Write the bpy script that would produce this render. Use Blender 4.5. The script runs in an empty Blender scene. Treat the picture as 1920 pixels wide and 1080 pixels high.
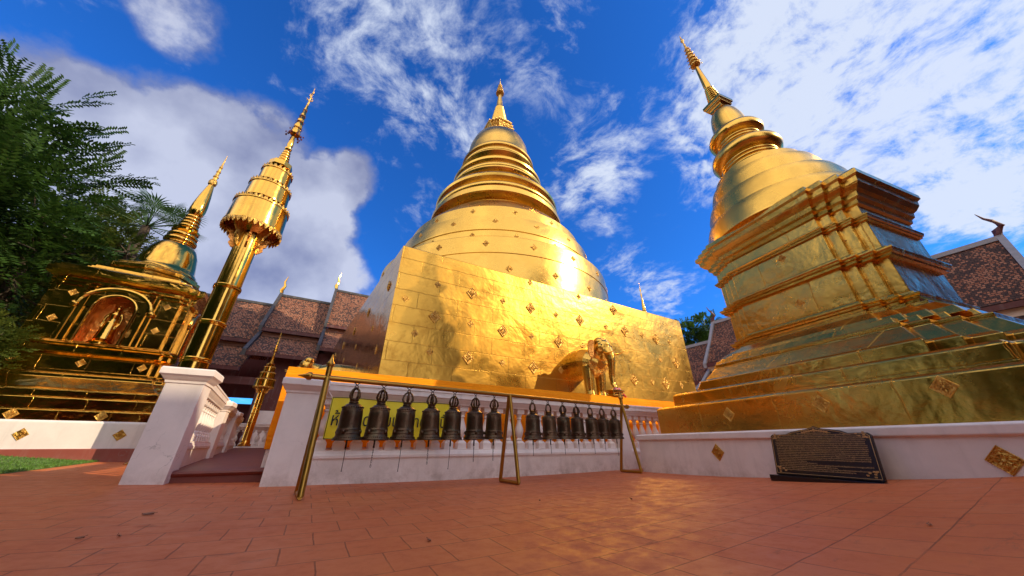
import bpy, bmesh, math, random
from mathutils import Vector, Matrix
import numpy as np
R_ = math.radians
PI = math.pi
random.seed(7)
sc = bpy.context.scene
C = sc.collection
# ------------------------------------------------------------------ camera, sky, sun
# world axes: +X runs along the front balustrade, +Y runs back along the stair, +Z up
CAMH = 0.45
FPX = 597.5
PITCH = R_(26.1)
cd = bpy.data.cameras.new('camera')
cam = bpy.data.objects.new('camera', cd)
C.objects.link(cam)
cd.sensor_width = 36
cd.lens = 36 * FPX / 1920
cd.clip_start = 0.02
cd.clip_end = 2000
cam.location = (0, 0, CAMH)
cam.rotation_euler = (R_(90) + PITCH, 0, R_(-30))
sc.camera = cam
sc.view_settings.view_transform = 'Standard'
sc.view_settings.look = 'None'
sc.view_settings.exposure = 1.9
sc.view_settings.gamma = 1

def ray(x, y):
    c, s = math.cos(PITCH), math.sin(PITCH)
    a, b = (x - 960) / FPX, (y - 540) / FPX
    r, f, u = a, s * b + c, -c * b + s
    return Vector((r * .8660254 + f * .5, -.5 * r + f * .8660254, u))
def at_y(x, y, Y):
    r = ray(x, y); t = Y / r.y; return Vector((0, 0, CAMH)) + r * t
def at_x(x, y, X):
    r = ray(x, y); t = X / r.x; return Vector((0, 0, CAMH)) + r * t
def at_d(x, y, d):
    r = ray(x, y); t = d / math.hypot(r.x, r.y); return Vector((0, 0, CAMH)) + r * t

SUN_AZ = R_(318)
SUN_EL = R_(31)
sd = Vector((math.cos(SUN_AZ) * math.cos(SUN_EL), math.sin(SUN_AZ) * math.cos(SUN_EL), math.sin(SUN_EL)))
sl = bpy.data.lights.new('sun', 'SUN')
sl.energy = 1.2
sl.angle = R_(0.5)
sl.color = (1.0, 0.82, 0.54)
so = bpy.data.objects.new('sun', sl)
C.objects.link(so)
so.rotation_euler = sd.to_track_quat('Z', 'Y').to_euler()

w = bpy.data.worlds.new('World')
sc.world = w
w.use_nodes = True
nt = w.node_tree
for n in list(nt.nodes): nt.nodes.remove(n)
class NB:
    def __init__(s, tree): s.t = tree; s.L = tree.links
    def n(s, typ, ins=None, **kw):
        nd = s.t.nodes.new(typ)
        for k, v in kw.items(): setattr(nd, k, v)
        for k, v in (ins or {}).items():
            sk = nd.inputs[k]
            if isinstance(v, bpy.types.NodeSocket): s.L.new(v, sk)
            else: sk.default_value = v
        return nd
    def m(s, op, a, b=0.0, c=None, clamp=False):
        d = {0: a, 1: b}
        if c is not None: d[2] = c
        return s.n('ShaderNodeMath', d, operation=op, use_clamp=clamp).outputs[0]
    def mr(s, v, a, b, c=0.0, d=1.0, smooth=False):
        return s.n('ShaderNodeMapRange', {0: v, 1: a, 2: b, 3: c, 4: d}, interpolation_type='SMOOTHSTEP' if smooth else 'LINEAR').outputs[0]
    def mix(s, f, a, b, typ='MIX'):
        nd = s.n('ShaderNodeMix', None, data_type='RGBA', blend_type=typ)
        for k, v in ((0, f), (6, a), (7, b)):
            if isinstance(v, bpy.types.NodeSocket): s.L.new(v, nd.inputs[k])
            else: nd.inputs[k].default_value = v if k == 0 or len(v) == 4 else (*v, 1)
        return nd.outputs[2]
    def vm(s, op, a, b=None, scale=None):
        nd = s.n('ShaderNodeVectorMath', None, operation=op)
        for k, v in ((0, a), (1, b)):
            if v is None: continue
            if isinstance(v, bpy.types.NodeSocket): s.L.new(v, nd.inputs[k])
            else: nd.inputs[k].default_value = v
        if scale is not None: nd.inputs['Scale'].default_value = scale
        return nd
    def noise(s, vec, scale, detail=4, rough=.55, dist=0.0):
        return s.n('ShaderNodeTexNoise', {'Vector': vec, 'Scale': scale, 'Detail': detail, 'Roughness': rough, 'Distortion': dist}).outputs['Fac']

b = NB(nt)
SKY_S = 0.12
sky = b.n('ShaderNodeTexSky', None, sky_type='NISHITA', sun_disc=False, sun_elevation=SUN_EL, sun_rotation=(PI / 2 - SUN_AZ) % (2 * PI), air_density=1.0, dust_density=0.3, ozone_density=3.0)
tc = b.n('ShaderNodeTexCoord')
D = tc.outputs['Generated']
sep = b.n('ShaderNodeSeparateXYZ', {0: D})
zz = b.m('MAXIMUM', sep.outputs[2], 0.0)
inv = b.m('DIVIDE', 1.0, b.m('ADD', zz, 0.22))
flat = b.n('ShaderNodeCombineXYZ', {0: b.m('MULTIPLY', sep.outputs[0], inv), 1: b.m('MULTIPLY', sep.outputs[1], inv), 2: 0.3}).outputs[0]
warp = b.n('ShaderNodeTexNoise', {'Vector': flat, 'Scale': 1.6, 'Detail': 3.0}).outputs['Color']
wv = b.vm('ADD', flat, b.vm('SCALE', b.vm('SUBTRACT', warp, (.5, .5, .5)).outputs[0], scale=.35).outputs[0]).outputs[0]
big = b.noise(D, 3.2, 9, .58)
fine = b.noise(wv, 5.5, 10, .62, .08)
rip = b.noise(wv, 19.0, 8, .66, .12)
# puffy cumulus: (pixel of the photograph looked at while placing, angular radius, weight)
def blobs(lst):
    tot = None
    for x, y, rad, wt in lst:
        d = ray(x, y).normalized()
        dot = b.vm('DOT_PRODUCT', b.vm('NORMALIZE', D).outputs[0], tuple(d)).outputs['Value']
        v = b.mr(dot, math.cos(R_(rad)), 1.0, 0.0, wt)
        tot = v if tot is None else b.m('ADD', tot, v)
    return tot
puff = blobs([(10, 120, 6, .5), (100, 210, 7, .6), (330, 350, 13, 1.2), (470, 300, 10, 1.1), (420, 480, 13, 1.2), (610, 480, 8, .8), (650, 335, 5.5, 1.0), (600, 390, 7, .8), (355, 45, 5, .65), (600, 550, 9, .7), (250, 330, 9, .7), (540, 390, 8, .8), (100, 350, 12, .7)])
wisp = blobs([(1480, 150, 15, 1.0), (1700, 60, 16, 1.15), (1850, 230, 12, 1.0), (1620, 200, 10, .8), (1350, 230, 9, .7), (1150, 260, 9, .6), (1060, 330, 7, .5), (880, 60, 14, .36), (740, 100, 13, .36), (1040, 120, 8, .4), (640, 60, 8, .3), (820, 220, 8, .35), (1060, 30, 5, .4), (1830, 390, 6, .8), (1880, 330, 6, .6), (900, 280, 5, .6), (1130, 370, 7, .55), (1240, 550, 6, .6), (1170, 500, 5, .4), (780, 400, 4, .5), (1320, 350, 4, .5), (1500, 0, 12, .5), (1330, 60, 8, .4)])
pf_ = b.noise(D, 11.0, 8, .6)
pm = b.mr(b.m('ADD', b.m('ADD', b.m('MULTIPLY', b.m('SUBTRACT', big, .5), 2.4), b.m('MULTIPLY', b.m('SUBTRACT', pf_, .5), .9)), b.m('MINIMUM', puff, 1.25)), .34, .92, 0, 1, True)
el = b.mr(zz, 0.0, 0.35, 0.10, 0.0)
bk_ = b.mr(b.vm('DOT_PRODUCT', D, (-.53, -.81, -.27)).outputs['Value'], -.40, .2, 0.0, 1.0, True)
back = b.m('MULTIPLY', bk_, .75)
wn_ = b.m('ADD', b.m('MULTIPLY', b.m('SUBTRACT', fine, .5), 2.6), b.m('MULTIPLY', b.m('SUBTRACT', rip, .5), 2.3))
wm0 = b.m('ADD', b.m('MULTIPLY', wn_, b.m('ADD', .5, b.m('MULTIPLY', wisp, .5), clamp=True)), b.m('ADD', b.m('ADD', b.m('MULTIPLY', b.m('MINIMUM', wisp, 1.3), .74), el), back))
wm = b.m('MULTIPLY', b.mr(wm0, .10, 1.12, 0, 1, True), .90)
cshade = b.mr(b.m('ADD', b.noise(D, 5.0, 6, .5), b.m('MULTIPLY', b.m('SUBTRACT', pm, 1.0), .35)), .34, .60)
K = 1 / SKY_S
pc = b.mix(cshade, (.072 * K, .08 * K, .125 * K), (.17 * K, .18 * K, .22 * K))
wc = b.mix(bk_, (.205 * K, .225 * K, .265 * K), (.68 * K, .62 * K, .55 * K))
blue = b.mix(1.0, sky.outputs[0], (.056, .235, .51, 1), 'MULTIPLY')
c1 = b.mix(wm, blue, wc)
c2 = b.mix(b.m('MULTIPLY', pm, .9), c1, pc)
bg = b.n('ShaderNodeBackground', {0: c2, 1: SKY_S})
out = b.n('ShaderNodeOutputWorld', {0: bg.outputs[0]})

# ------------------------------------------------------------------ materials
def mat(name):
    m = bpy.data.materials.new(name); m.use_nodes = True
    t = m.node_tree
    p = t.nodes['Principled BSDF']
    return m, NB(t), p
def obj_co(b): return b.n('ShaderNodeTexCoord').outputs['Object']
def geo_pos(b): return b.n('ShaderNodeNewGeometry').outputs['Position']
def bump(b, p, h, strength=.3, dist=.02, prev=None):
    d = {'Height': h, 'Strength': strength, 'Distance': dist}
    if prev is not None: d['Normal'] = prev
    o = b.n('ShaderNodeBump', d).outputs[0]
    b.L.new(o, p.inputs['Normal']); return o
def gold(name, col=(.98, .58, .115), r0=.2, r1=.42, dent=.5, dscale=1.6, seam=None, stain=.35, fine=.06):
    m, b, p = mat(name)
    co = geo_pos(b)
    col = (col[0] * .70, col[1] * .675, col[2] * .60)
    n1 = b.noise(co, dscale, 4, .55, .3)
    n2 = b.noise(co, dscale * 5.5, 5, .6)
    n3 = b.noise(co, 60, 3, .6)
    st = b.mr(b.noise(co, 2.3, 6, .7, .6), .5, .72)
    c = b.mix(b.m('MULTIPLY', st, stain), col, tuple(k * f for k, f in zip(col, (.62, .5, .42))))
    hs = None
    if seam:
        sp = b.n('ShaderNodeSeparateXYZ', {0: co})
        sh = b.m('ADD', sp.outputs[0], b.m('MULTIPLY', sp.outputs[1], 0.83))
        v = b.n('ShaderNodeCombineXYZ', {0: b.m('ADD', sh, b.m('MULTIPLY', n2, .05)), 1: b.m('ADD', sp.outputs[2], b.m('MULTIPLY', n2, .05)), 2: 0}).outputs[0]
        br = b.n('ShaderNodeTexBrick', {'Vector': v, 'Color1': (1, 1, 1, 1), 'Color2': (.80, .80, .80, 1), 'Mortar': (0, 0, 0, 1), 'Scale': 1.0, 'Mortar Size': .009, 'Mortar Smooth': .5, 'Brick Width': seam[0], 'Row Height': seam[1]})
        hs = br.outputs['Color']
        c = b.mix(b.mr(hs, 0, .8, .42, 0), c, tuple(k * f for k, f in zip(col, (.5, .4, .3))))
    b.L.new(c, p.inputs['Base Color'])
    p.inputs['Metallic'].default_value = 1
    b.L.new(b.m('ADD', b.mr(n1, .3, .7, r0, r1), b.m('MULTIPLY', st, .1)), p.inputs['Roughness'])
    o = bump(b, p, n1, dent, .12)
    o = bump(b, p, n2, dent * .3, .03, o)
    o = bump(b, p, n3, fine, .01, o)
    if hs is not None: bump(b, p, hs, .5, .012, o)
    return m
M = {}
M['gold'] = gold('gold_sheet', r0=.17, r1=.3, dent=.3, dscale=1.1, seam=(1.15, .56), stain=.12)
M['gold_cube'] = gold('gold_sheet_wall', col=(.86, .49, .092), r0=.23, r1=.38, dent=.27, dscale=1.0, seam=(.95, .40), stain=.55)
M['gold_side'] = gold('gold_sheet_side', r0=.1, r1=.2, dent=.22, dscale=1.2, seam=(.95, .4), stain=.2)
M['gold_round'] = gold('gold_sheet_round', col=(1.0, .62, .14), r0=.2, r1=.34, dent=.14, dscale=1.0, stain=.15)
M['gold_poly'] = gold('polished_gold', col=(1.0, .58, .12), r0=.07, r1=.15, dent=.06, dscale=1.5, stain=.25, fine=.02)
M['gold_dim'] = gold('polished_gold_sheet', col=(.96, .54, .10), r0=.07, r1=.16, dent=.2, dscale=1.8, seam=(.7, .35), stain=.3)
M['gold_orn'] = gold('ornament_gold', col=(1.0, .62, .17), r0=.32, r1=.45, dent=.8, dscale=9, stain=.3, fine=.5)
M['gold_orange'] = gold('copper_gold', col=(1.0, .42, .10), r0=.2, r1=.35, dent=.5, dscale=3)
M['brass'] = gold('brass_paint', col=(.62, .36, .08), r0=.3, r1=.42, dent=.04, dscale=6, stain=.4)

def plaster(name, col, dirt=.5, sc=3.0):
    m, b, p = mat(name)
    co = geo_pos(b)
    n1 = b.noise(co, sc, 7, .65)
    n2 = b.noise(co, 14, 6, .7)
    st = b.mr(b.noise(b.vm('MULTIPLY', co, (7, 7, .8)).outputs[0], 1.0, 4, .6), .52, .75)
    c = b.mix(b.mr(n1, .35, .7, 0, dirt), col, tuple(k * .72 for k in col))
    c = b.mix(b.m('MULTIPLY', st, dirt * .5), c, (.33, .29, .26))
    c = b.mix(b.m('MULTIPLY', b.mr(n2, .6, .8), dirt * .4), c, tuple(k * .6 for k in col))
    zc = b.n('ShaderNodeSeparateXYZ', {0: co}).outputs[2]
    sp = b.m('MULTIPLY', b.mr(zc, .02, .30, 1, 0), b.mr(b.noise(co, 5, 7, .75), .42, .68))
    c = b.mix(b.m('MULTIPLY', sp, dirt * 1.6, clamp=True), c, (.34, .25, .20))
    vo = b.n('ShaderNodeTexVoronoi', {'Vector': b.vm('ADD', co, b.vm('SCALE', b.n('ShaderNodeTexNoise', {'Vector': co, 'Scale': 2.5, 'Detail': 6.0}).outputs['Color'], scale=.7).outputs[0]).outputs[0], 'Scale': 1.3}, feature='DISTANCE_TO_EDGE').outputs['Distance']
    ck = b.m('MULTIPLY', b.mr(vo, .0, .006, 1, 0), b.mr(b.noise(co, 1.2, 3, .6), .55, .62))
    c = b.mix(b.m('MULTIPLY', ck, .55), c, (.25, .22, .20))
    b.L.new(c, p.inputs['Base Color'])
    p.inputs['Roughness'].default_value = .6
    o = bump(b, p, n1, .25, .01)
    bump(b, p, n2, .2, .004, o)
    return m
M['white'] = plaster('white_paint', (.88, .80, .77), .42)
M['cream'] = plaster('cream_paint', (.74, .60, .48), .3)
M['redwall'] = plaster('maroon_wall', (.12, .022, .018), .4)
M['redwood'] = plaster('maroon_wood', (.10, .02, .016), .4)
M['ridge'] = plaster('grey_mortar', (.30, .29, .30), .9, 5)
M['fascia'] = plaster('orange_plaster', (.36, .15, .09), .6, 1.5)
M['blackwood'] = plaster('dark_bargeboard', (.05, .045, .045), .5)
M['redkerb'] = plaster('red_kerb_paint', (.30, .07, .05), .5)

def tiles_mat():
    m, b, p = mat('plaza_terracotta_tiles')
    co = geo_pos(b)
    wob = b.n('ShaderNodeTexNoise', {'Vector': co, 'Scale': 5.0, 'Detail': 4.0}).outputs['Color']
    v = b.vm('ADD', co, b.vm('SCALE', b.vm('SUBTRACT', wob, (.5, .5, .5)).outputs[0], scale=.014).outputs[0]).outputs[0]
    bk = dict(Scale=1.0)
    br = b.n('ShaderNodeTexBrick', {'Vector': v, 'Color1': (1, 1, 1, 1), 'Color2': (.0, .0, .0, 1), 'Mortar': (.5, .5, .5, 1), 'Scale': 1.0, 'Mortar Size': .0038, 'Mortar Smooth': .3, 'Bias': 0.0, 'Brick Width': .27, 'Row Height': .27}, offset=0.5, offset_frequency=2)
    # the joints wear away in places
    wear = b.mr(b.noise(co, 1.1, 5, .7), .30, .46)
    j = b.m('MULTIPLY', br.outputs['Fac'], wear)
    n1 = b.noise(co, .8, 6, .65)
    n2 = b.noise(co, 9, 6, .7)
    sp = b.noise(b.vm('MULTIPLY', co, (1.0, 3.0, 1)).outputs[0], 3.5, 8, .75)
    c = b.mix(b.mr(n1, .3, .7), (.50, .115, .040), (.64, .18, .06))
    c = b.mix(b.m('MULTIPLY', br.outputs['Color'], .30), c, (.60, .20, .08))
    c = b.mix(b.m('MULTIPLY', b.mr(n2, .5, .78), .3), c, (.27, .06, .035))
    c = b.mix(b.m('MULTIPLY', b.mr(sp, .58, .74), .7), c, (.09, .045, .035))
    sp2 = b.noise(co, 2.2, 8, .8, 1.0)
    c = b.mix(b.m('MULTIPLY', b.mr(sp2, .64, .74), .35), c, (.50, .30, .22))
    c = b.mix(b.m('MULTIPLY', j, .55), c, (.05, .022, .018))
    b.L.new(c, p.inputs['Base Color'])
    b.L.new(b.mr(n2, .3, .7, .42, .65), p.inputs['Roughness'])
    p.inputs['Specular IOR Level'].default_value = .25
    o = bump(b, p, b.m('SUBTRACT', 1.0, j), .5, .006)
    o = bump(b, p, n2, .2, .004, o)
    bump(b, p, n1, .3, .03, o)
    return m
M['tiles'] = tiles_mat()
def simple(name, col, rough=.5, metal=0, spec=.5, var=.25, sc=6, bmp=.15):
    m, b, p = mat(name)
    n = b.noise(geo_pos(b), sc, 5, .6)
    c = b.mix(b.mr(n, .3, .7, 0, var), col, tuple(k * .45 for k in col))
    b.L.new(c, p.inputs['Base Color'])
    p.inputs['Roughness'].default_value = rough; p.inputs['Metallic'].default_value = metal
    p.inputs['Specular IOR Level'].default_value = spec
    bump(b, p, n, bmp, .01)
    return m
M['landing'] = simple('red_step_paint', (.22, .045, .03), .5, var=.6, sc=4)
M['lawn'] = simple('lawn_soil', (.08, .15, .022), .9, var=.7, sc=14, bmp=.6)
M['blade'] = simple('grass_blade', (.10, .22, .025), .6, var=.5, sc=20)
M['earth'] = simple('earth', (.14, .11, .08), .95, var=.4, sc=2)
M['bronze'] = simple('dark_bronze', (.085, .048, .030), .38, .85, var=.5, sc=24, bmp=.35)
_b = NB(M['bronze'].node_tree); _p = M['bronze'].node_tree.nodes['Principled BSDF']
_rn = _b.n('ShaderNodeObjectInfo').outputs['Random']; _src = _p.inputs['Base Color'].links[0].from_socket
_pt = _b.m('MULTIPLY', _b.mr(_b.noise(geo_pos(_b), 11, 6, .7, .5), .48, .66), .5)
_c2 = _b.mix(_pt, _b.mix(_b.m('MULTIPLY', _rn, .6), _src, (.15, .085, .045)), (.07, .085, .055)); _b.L.new(_c2, _p.inputs['Base Color'])
_b.L.new(_b.mr(_b.noise(geo_pos(_b), 16, 5, .7), .3, .7, .28, .55), _p.inputs['Roughness'])
M['iron'] = simple('black_iron', (.03, .022, .02), .5, .6, var=.3, sc=30)
M['granite'] = simple('black_granite', (.012, .009, .009), .12, var=.3, sc=60, bmp=.02)
M['lacquer'] = simple('dark_brown_lacquer', (.022, .008, .007), .25, var=.3, sc=10, bmp=.02)
M['gilt'] = simple('gilt_lettering', (.62, .37, .15), .45, .2, var=.4, sc=30)
M['yellow'] = simple('yellow_vinyl', (.88, .74, .015), .45, var=.12, sc=5, bmp=.8)
M['ink'] = simple('black_print', (.01, .01, .012), .6, var=.1)
M['pink'] = simple('pink_petals', (.75, .25, .42), .6)
M['redp'] = simple('red_petals', (.55, .02, .04), .6)
M['bark'] = simple('bark', (.09, .065, .045), .9, var=.7, sc=9, bmp=.8)
M['leaflitter'] = simple('dry_leaf', (.30, .13, .07), .8)
M['purple'] = simple('purple_lattice', (.10, .02, .035), .5, .3)
def leaf_mat(name, a, bb, tr=.35):
    m, b, p = mat(name)
    rnd = b.n('ShaderNodeNewGeometry').outputs['Random Per Island']
    n = b.noise(geo_pos(b), .7, 3, .6)
    c = b.mix(b.m('ADD', b.m('MULTIPLY', rnd, .55), b.mr(n, .35, .65, 0, .45)), a, bb)
    b.L.new(c, p.inputs['Base Color'])
    p.inputs['Roughness'].default_value = .5
    p.inputs['Specular IOR Level'].default_value = .35
    tl = b.n('ShaderNodeBsdfTranslucent', {'Color': c})
    mx = b.n('ShaderNodeMixShader', {0: tr, 1: p.outputs[0], 2: tl.outputs[0]})
    b.L.new(mx.outputs[0], b.t.nodes['Material Output'].inputs[0])
    return m
M['leaf'] = leaf_mat('dark_leaf', (.015, .04, .008), (.07, .15, .02))
M['leaf2'] = leaf_mat('olive_leaf', (.04, .07, .01), (.15, .19, .03))
M['leafp'] = leaf_mat('palm_leaf', (.03, .08, .03), (.09, .17, .05))
def cloth_mat():
    m, b, p = mat('orange_cloth')
    co = geo_pos(b)
    n = b.noise(b.vm('MULTIPLY', co, (.5, .5, 9)).outputs[0], 2.0, 6, .6, .8)
    n2 = b.noise(co, 3.0, 4, .6)
    c = b.mix(b.mr(n, .35, .7, 0, .5), (1.0, .36, .012), (.90, .22, .008))
    b.L.new(c, p.inputs['Base Color'])
    p.inputs['Roughness'].default_value = .85
    p.inputs['Specular IOR Level'].default_value = .1
    o = bump(b, p, n, .5, .03)
    bump(b, p, n2, .4, .05, o)
    return m
M['cloth'] = cloth_mat()
def roof_mat(name, axis, dark=.5):
    m, b, p = mat(name)
    co = obj_co(b)
    sp = b.n('ShaderNodeSeparateXYZ', {0: co})
    a = sp.outputs[axis]
    v = b.n('ShaderNodeCombineXYZ', {0: a, 1: sp.outputs[2], 2: 0}).outputs[0]
    br = b.n('ShaderNodeTexBrick', {'Vector': v, 'Color1': (1, 1, 1, 1), 'Color2': (0, 0, 0, 1), 'Mortar': (.0, .0, .0, 1), 'Scale': 1.0, 'Mortar Size': .012, 'Mortar Smooth': .4, 'Brick Width': .13, 'Row Height': .085}, offset=.5, offset_frequency=2)
    wn = b.n('ShaderNodeTexWhiteNoise', {'Vector': b.vm('SNAP', v, (.065, .085, 1)).outputs[0]}).outputs['Value']
    n = b.noise(co, .9, 6, .65, .5)
    dm = b.mr(b.m('ADD', wn, b.mr(n, .3, .7, -.35, .45)), dark, dark + .12)
    c = b.mix(br.outputs['Color'], (.23, .075, .034), (.38, .165, .09))
    c = b.mix(b.m('MULTIPLY', dm, .85), c, (.028, .018, .016))
    c = b.mix(br.outputs['Fac'], c, (.02, .012, .01))
    b.L.new(c, p.inputs['Base Color'])
    p.inputs['Roughness'].default_value = .85
    saw = b.m('FRACT', b.m('DIVIDE', sp.outputs[2], .085))
    o = bump(b, p, saw, .7, .03)
    bump(b, p, br.outputs['Color'], .8, .02, o)
    return m
M['roofx'] = roof_mat('brown_roof_tiles', 0, .62)
M['roofy'] = roof_mat('mottled_roof_tiles', 1, .5)

# ------------------------------------------------------------------ mesh helpers
class MB:
    def __init__(s): s.v = []; s.f = []
    def add(s, vs, fs):
        o = len(s.v); s.v += [tuple(p) for p in vs]; s.f += [tuple(i + o for i in f) for f in fs]; return s
    def box(s, x0, x1, y0, y1, z0, z1):
        v = [(x, y, z) for z in (z0, z1) for x, y in ((x0, y0), (x1, y0), (x1, y1), (x0, y1))]
        return s.add(v, [(3, 2, 1, 0), (4, 5, 6, 7), (0, 1, 5, 4), (1, 2, 6, 5), (2, 3, 7, 6), (3, 0, 4, 7)])
    def rings(s, rs, cap0=True, cap1=True, closed=True):
        n = len(rs[0]); v = [p for r in rs for p in r]; f = []
        for i in range(len(rs) - 1):
            for j in range(n if closed else n - 1):
                k = (j + 1) % n
                f.append((i * n + j, i * n + k, (i + 1) * n + k, (i + 1) * n + j))
        if cap0: f.append(tuple(range(n - 1, -1, -1)))
        if cap1: f.append(tuple((len(rs) - 1) * n + j for j in range(n)))
        return s.add(v, f)
    def prism(s, poly, z0, z1):
        return s.rings([[(x, y, z0) for x, y in poly], [(x, y, z1) for x, y in poly]])
    def lathe(s, prof, n=64, c=(0, 0), cap0=True, cap1=True, lean=None, sx=1, sy=1):
        rs = []
        for r, z in prof:
            ox, oy = c
            if lean: ox += lean[0] * z; oy += lean[1] * z
            rs.append([(ox + sx * r * math.cos(2 * PI * k / n), oy + sy * r * math.sin(2 * PI * k / n), z) for k in range(n)])
        return s.rings(rs, cap0, cap1)
    def tube(s, pts, rad, n=10, caps=True):
        pts = [Vector(p) for p in pts]
        if not hasattr(rad, '__len__'): rad = [rad] * len(pts)
        rs = []; up = Vector((0, 0, 1))
        for i, p in enumerate(pts):
            t = (pts[min(i + 1, len(pts) - 1)] - pts[max(i - 1, 0)]).normalized()
            a = t.cross(up if abs(t.z) < .95 else Vector((1, 0, 0))).normalized()
            if i and a.dot(pa) < 0: a = -a
            pa = a
            bb = t.cross(a)
            rs.append([p + (a * math.cos(2 * PI * k / n) + bb * math.sin(2 * PI * k / n)) * rad[i] for k in range(n)])
        return s.rings(rs, caps, caps)
    def ball(s, c, r, n=10, m=7):
        c = Vector(c); r = Vector(r) if hasattr(r, '__len__') else Vector((r, r, r))
        rs = []
        for i in range(1, m):
            ph = -PI / 2 + PI * i / m
            rs.append([(c.x + r.x * math.cos(ph) * math.cos(2 * PI * k / n), c.y + r.y * math.cos(ph) * math.sin(2 * PI * k / n), c.z + r.z * math.sin(ph)) for k in range(n)])
        return s.rings(rs)
    def build(s, name, m, parent=None, smooth=False, bevel=0, loc=None, autosm=None):
        me = bpy.data.meshes.new(name); me.from_pydata(s.v, [], s.f); me.update()
        bm = bmesh.new(); bm.from_mesh(me); bmesh.ops.recalc_face_normals(bm, faces=bm.faces); bm.to_mesh(me); bm.free()
        o = bpy.data.objects.new(name, me); C.objects.link(o)
        me.materials.append(m)
        if smooth:
            for p in me.polygons: p.use_smooth = True
            try: me.set_sharp_from_angle(angle=R_(autosm if autosm else 38))
            except Exception: pass
        if bevel:
            bv = o.modifiers.new('edge', 'BEVEL'); bv.width = bevel; bv.segments = 2; bv.limit_method = 'ANGLE'; bv.angle_limit = R_(40)
        if parent: o.parent = parent
        if loc: o.location = loc
        return o
def tag(o, label=None, cat=None, group=None, kind=None):
    if label: o['label'] = label
    if cat: o['category'] = cat
    if group: o['group'] = group
    if kind: o['kind'] = kind
    return o
def empty(name, loc=(0, 0, 0), rz=0, label=None, cat=None, group=None, kind=None):
    o = bpy.data.objects.new(name, None); C.objects.link(o); o.location = loc; o.rotation_euler = (0, 0, rz); o.empty_display_size = .2
    return tag(o, label, cat, group, kind)
def kids(o): return [c for c in C.objects if c.parent == o]
def copy_tree(o, parent=None):
    c = o.copy(); C.objects.link(c)
    if parent: c.parent = parent
    for ch in kids(o): copy_tree(ch, c)
    return c

# ------------------------------------------------------------------ ground
def g_at(x, y):
    Rr = x * .8660254 - y * .5; Dd = x * .5 + y * .8660254
    if Dd <= 0.05: return 0.0
    t2 = min((Rr / Dd) ** 2, 2.1)
    g = .05 * min(Dd, 4.2) * t2 if Rr > 0 else .02 * min(Dd, 9) * t2
    d = math.hypot(x, y)
    return g * min(1, max(0, (30 - d) / 14)) * min(1, Dd / .6)
def gnd(x, y):
    r = ray(x, y); lo, hi = .2, 400
    f = lambda t: CAMH + r.z * t - g_at(r.x * t, r.y * t)
    t = .2
    while t < 400 and f(t) > 0: t *= 1.01
    return Vector((r.x * t, r.y * t, g_at(r.x * t, r.y * t)))
la, lb = gnd(0, 890), gnd(245, 858)
def lawn_side(x, y):   # >0 inside lawn
    return (lb.x - la.x) * (y - la.y) - (lb.y - la.y) * (x - la.x)
def in_lawn(x, y):
    return lawn_side(x, y) > 0 and x < -1.9 - .1 * y * 0
def sheet(name, m, test, xs, ys, dz):
    mb = MB(); idx = {}
    for i, x in enumerate(xs):
        for j, y in enumerate(ys):
            idx[i, j] = len(mb.v); mb.v.append((x, y, g_at(x, y) + dz))
    for i in range(len(xs) - 1):
        for j in range(len(ys) - 1):
            if test((xs[i] + xs[i + 1]) / 2, (ys[j] + ys[j + 1]) / 2):
                mb.f.append((idx[i, j], idx[i + 1, j], idx[i + 1, j + 1], idx[i, j + 1]))
    o = mb.build(name, m, smooth=True)
    return o
fr = lambda a, c, n: [a + (c - a) * i / n for i in range(n + 1)]
xs = fr(-30, -4, 52) + fr(-3.8, 14, 178)[0:] + fr(14.4, 30, 39)
ys = fr(-24, -1, 46) + fr(-.8, 12, 128) + fr(12.3, 30, 59)
tag(sheet('plaza', M['tiles'], lambda x, y: True, xs, ys, 0), kind='structure')
gp = MB().box(-900, 900, -900, 900, -.45, -.35)
tag(gp.build('ground', M['earth']), kind='structure')
# lawn: its own sheet lying just above the plaza sheet, edge following the kerb line
def lawn_mesh():
    mb = MB(); d = (lb - la); n = 60; K_ = 40
    nrm = Vector((-d.y, d.x, 0)).normalized()
    for i in range(n + 1):
        t = -1.2 + 2.6 * i / n
        for k in range(K_ + 1):
            p = la + d * t + nrm * (k / K_) ** 1.5 * 14
            mb.v.append((p.x, p.y, g_at(p.x, p.y) + (.012 + .085 * min(1, max(0, (k / K_) ** 1.5 * 14 - .2) / 2.2) if k else -.004)))
    for i in range(n):
        for k in range(K_):
            a = i * (K_ + 1) + k; q = Vector(mb.v[a])
            if q.x < -1.9: mb.f.append((a, a + K_ + 1, a + K_ + 2, a + 1))
    return mb
tag(lawn_mesh().build('lawn', M['lawn'], smooth=True), kind='structure')
rng = np.random.default_rng(3)
mb = MB(); dd = (lb - la); nn = Vector((-dd.y, dd.x, 0)).normalized()
for i in range(26000):
    t = rng.uniform(-.35, 1.05); k = rng.uniform(0, 1) ** 1.6 * 6
    p = la + dd * t + nn * k
    if p.x > -2.0: continue
    z = g_at(p.x, p.y) + .01 + .085 * min(1, max(0, k - .2) / 2.2); h = rng.uniform(.015, .035); a = rng.uniform(0, PI); wd = .005
    mb.add([(p.x - wd * math.cos(a), p.y - wd * math.sin(a), z), (p.x + wd * math.cos(a), p.y + wd * math.sin(a), z), (p.x + rng.uniform(-.02, .02), p.y + rng.uniform(-.02, .02), z + h)], [(0, 1, 2)])
tag(mb.build('grass', M['blade']), 'short green lawn grass left of the white stair pier', 'grass', kind='stuff')

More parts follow.
